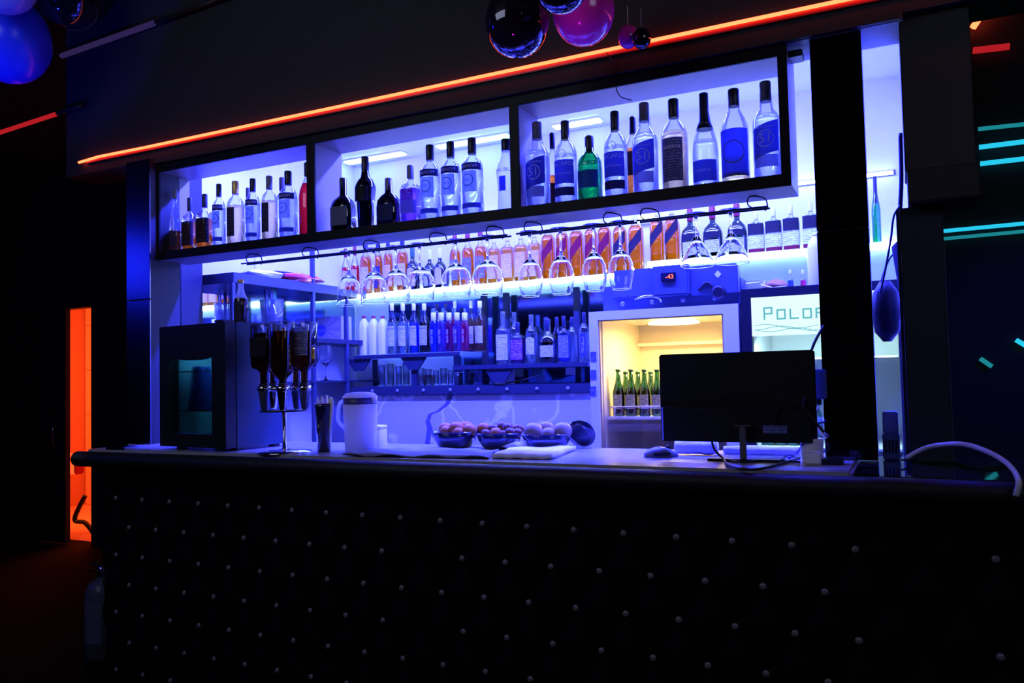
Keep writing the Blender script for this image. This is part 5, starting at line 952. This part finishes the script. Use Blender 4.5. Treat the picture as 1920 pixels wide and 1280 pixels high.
# ------------------------------------------------------------------ right end
cb = cable('thick pale cable arching over the right end of the bar', [P(1700, 858, Y=2.36), P(1740, 838, Y=2.34), P(1800, 832, Y=2.28), P(1850, 846, Y=2.22), P(1890, 870, Y=2.14), P(1910, 900, Y=2.06), P(1905, 930, Y=2.05)], .0065, 'cable_pale')
cable('thin dark cable lying beside the thick arching cable', [P(1690, 862, Y=2.40), P(1760, 862, Z=1.135), P(1840, 878, Z=1.136), P(1900, 868, Z=1.136)], .003)
cable('bundle of cables hanging in the lit gap', [P(1688, 250, Y=2.57), P(1690, 330, Y=2.57), P(1688, 385, Y=2.57), P(1686, 425, Y=2.57), P(1689, 470, Y=2.57)], .007, 'navy')
cable('thin cable swinging left in the lit gap', [P(1689, 385, Y=2.565), P(1676, 405, Y=2.565), P(1670, 450, Y=2.565), P(1658, 515, Y=2.565), P(1650, 550, Y=2.565)], .0035, 'navy')
q = P(1690, 480, Y=2.6); sh = thing('paper_strip', 'long tapered white paper hanging beside the jamb', 'paper', (q.x, 2.60, P(1690, 690, Y=2.6).z))
vs = [P(1671, 463, Y=2.6), P(1693, 440, Y=2.6), P(1702, 618, Y=2.6), P(1698, 618, Y=2.6)]; vs2 = [v+Vector((0, .003, 0)) for v in vs]; L0 = sh.location
link('sheet', pyd([v-L0 for v in vs+vs2], [(0, 3, 2, 1), (4, 5, 6, 7), (0, 1, 5, 4), (1, 2, 6, 5), (2, 3, 7, 6), (3, 0, 4, 7)]), 'paper', sh)
link('tail', tubeme([P(1700, 618, Y=2.6)-L0, P(1706, 684, Y=2.6)-L0], .003, 6), 'paper', sh)
q = P(1664, 640, Y=2.7); t = thing('hanging_bag', 'dark rounded bag hanging behind the pillar in the gap', 'bag', (q.x, 2.70, q.z)); 
link('bag_body', lathe([(.012, 0), (.035, .03), (.042, .09), (.036, .15), (.016, .185)], 3, 20), 'black_plastic', t); link('bag_strap', tubeme(smoothpts([(-.012, 0, .18), (.02, 0, .26), (.062-q.x+.006, 0, .34)]), .003, 6), 'black_plastic', t)
q = P(1672, 858, Y=2.50); t = thing('parts_box', 'blue-lit plastic parts box at the foot of the gap', 'box', (q.x, 2.50, CZ-.006)); z_ = P(1672, 768, Y=2.5).z-CZ
bm = bmesh.new(); addbox(bm, (-.022, 0, 0), (.022, .06, z_*.55), .003); link('lower_bin', frombm(bm), 'adapter_blue', t); bm = bmesh.new(); addbox(bm, (-.020, .004, z_*.55), (.020, .056, z_), .003); link('upper_bin', frombm(bm), 'lbl_grey', t)
for i in range(4): link('bin_slot', boxes('tmp', [((-.016+.009*i, -.001, z_*.15), (-.011+.009*i, .0005, z_*.42))], 'cap_black').data, 'cap_black', t); bpy.data.objects.remove(bpy.data.objects['tmp'])
# ------------------------------------------------------------------ fire extinguisher on the floor at left
q = P(190, 1236, Z=0); fe = thing('fire_extinguisher', 'fire extinguisher standing on the dark floor left of the bar', 'extinguisher', (q.x, q.y, 0)); r_ = .075
link('cylinder', lathe([(.06, 0), (r_, .01), (r_, .34), (.06, .385), (.03, .405), (.022, .41)], 2, 28), 'extinguisher', fe); link('base_ring', lathe([(r_+.002, 0), (r_+.003, .02)], 2, 28, cap1=False), 'black_plastic', fe)
link('valve', lathe([(.02, .408), (.02, .43), (.012, .45), (.014, .47)], 2, 14), 'chrome', fe); link('lever', tubeme([(0, 0, .465), (-.05, -.02, .49)], .008, 6), 'black_plastic', fe); link('handle', tubeme([(0, 0, .445), (-.055, -.02, .452)], .008, 6), 'black_plastic', fe)
link('hose', tubeme(smoothpts([(.01, -.01, .44), (.06, -.03, .42), (.088, -.03, .30), (.085, -.02, .12)]), .009, 8), 'black_plastic', fe); link('label', patch(r_*1.01, .10, .30, .9), 'lbl_grey', fe)
q = P(170, 1032, Y=4.4); 
# ------------------------------------------------------------------ balloons
def balloon(label, px, py, rp, Y, m, tilt=0):
    c = P(px, py, Y=Y); r = rp*(-(ROT.transposed() @ (c-EYE)).z)/F*.97; pr_ = [(max(.0006, r*math.sin(PI*i/22)*(1+.0*i)), -r*1.08*math.cos(PI*i/22)*(1.0 if i > 11 else 1.12)) for i in range(23)]
    t = thing('balloon', label, 'balloon', c, 0, 'balloons'); t.rotation_euler = (PI+tilt, tilt, 0); link('skin', lathe(pr_, 2, 36), m, t)
    link('knot', lathe([(.006, -r*1.22), (.003, -r*1.205), (.007, -r*1.19)], 2, 10), m, t); link('string', tubeme([(0, 0, -r*1.2), (0, 0, -r*1.2-.06)], .001, 4), 'paper', t); return t
balloon('big bright blue balloon at the left edge', 18, 78, 73, 2.02, 'balloon_blue', .2)
balloon('pale blue balloon at the top left corner above the bright blue one', 8, -38, 60, 1.84, 'balloon_pale')
balloon('black balloon at the top edge right of the blue ones', 130, -12, 62, 2.15, 'balloon_black')
balloon('glossy black balloon left of the magenta one above the neon', 969, 42, 62, 2.02, 'balloon_black')
balloon('dark balloon cut by the top edge over the magenta one', 1052, -32, 54, 1.86, 'balloon_black')
balloon('magenta balloon above the red neon line', 1094, 22, 60, 2.12, 'balloon_pink')
balloon('tiny pink balloon touching the neon line', 1178, 70, 20, 2.30, 'balloon_pink')
balloon('tiny black balloon beside the tiny pink one on the neon', 1203, 73, 18, 2.27, 'balloon_black')
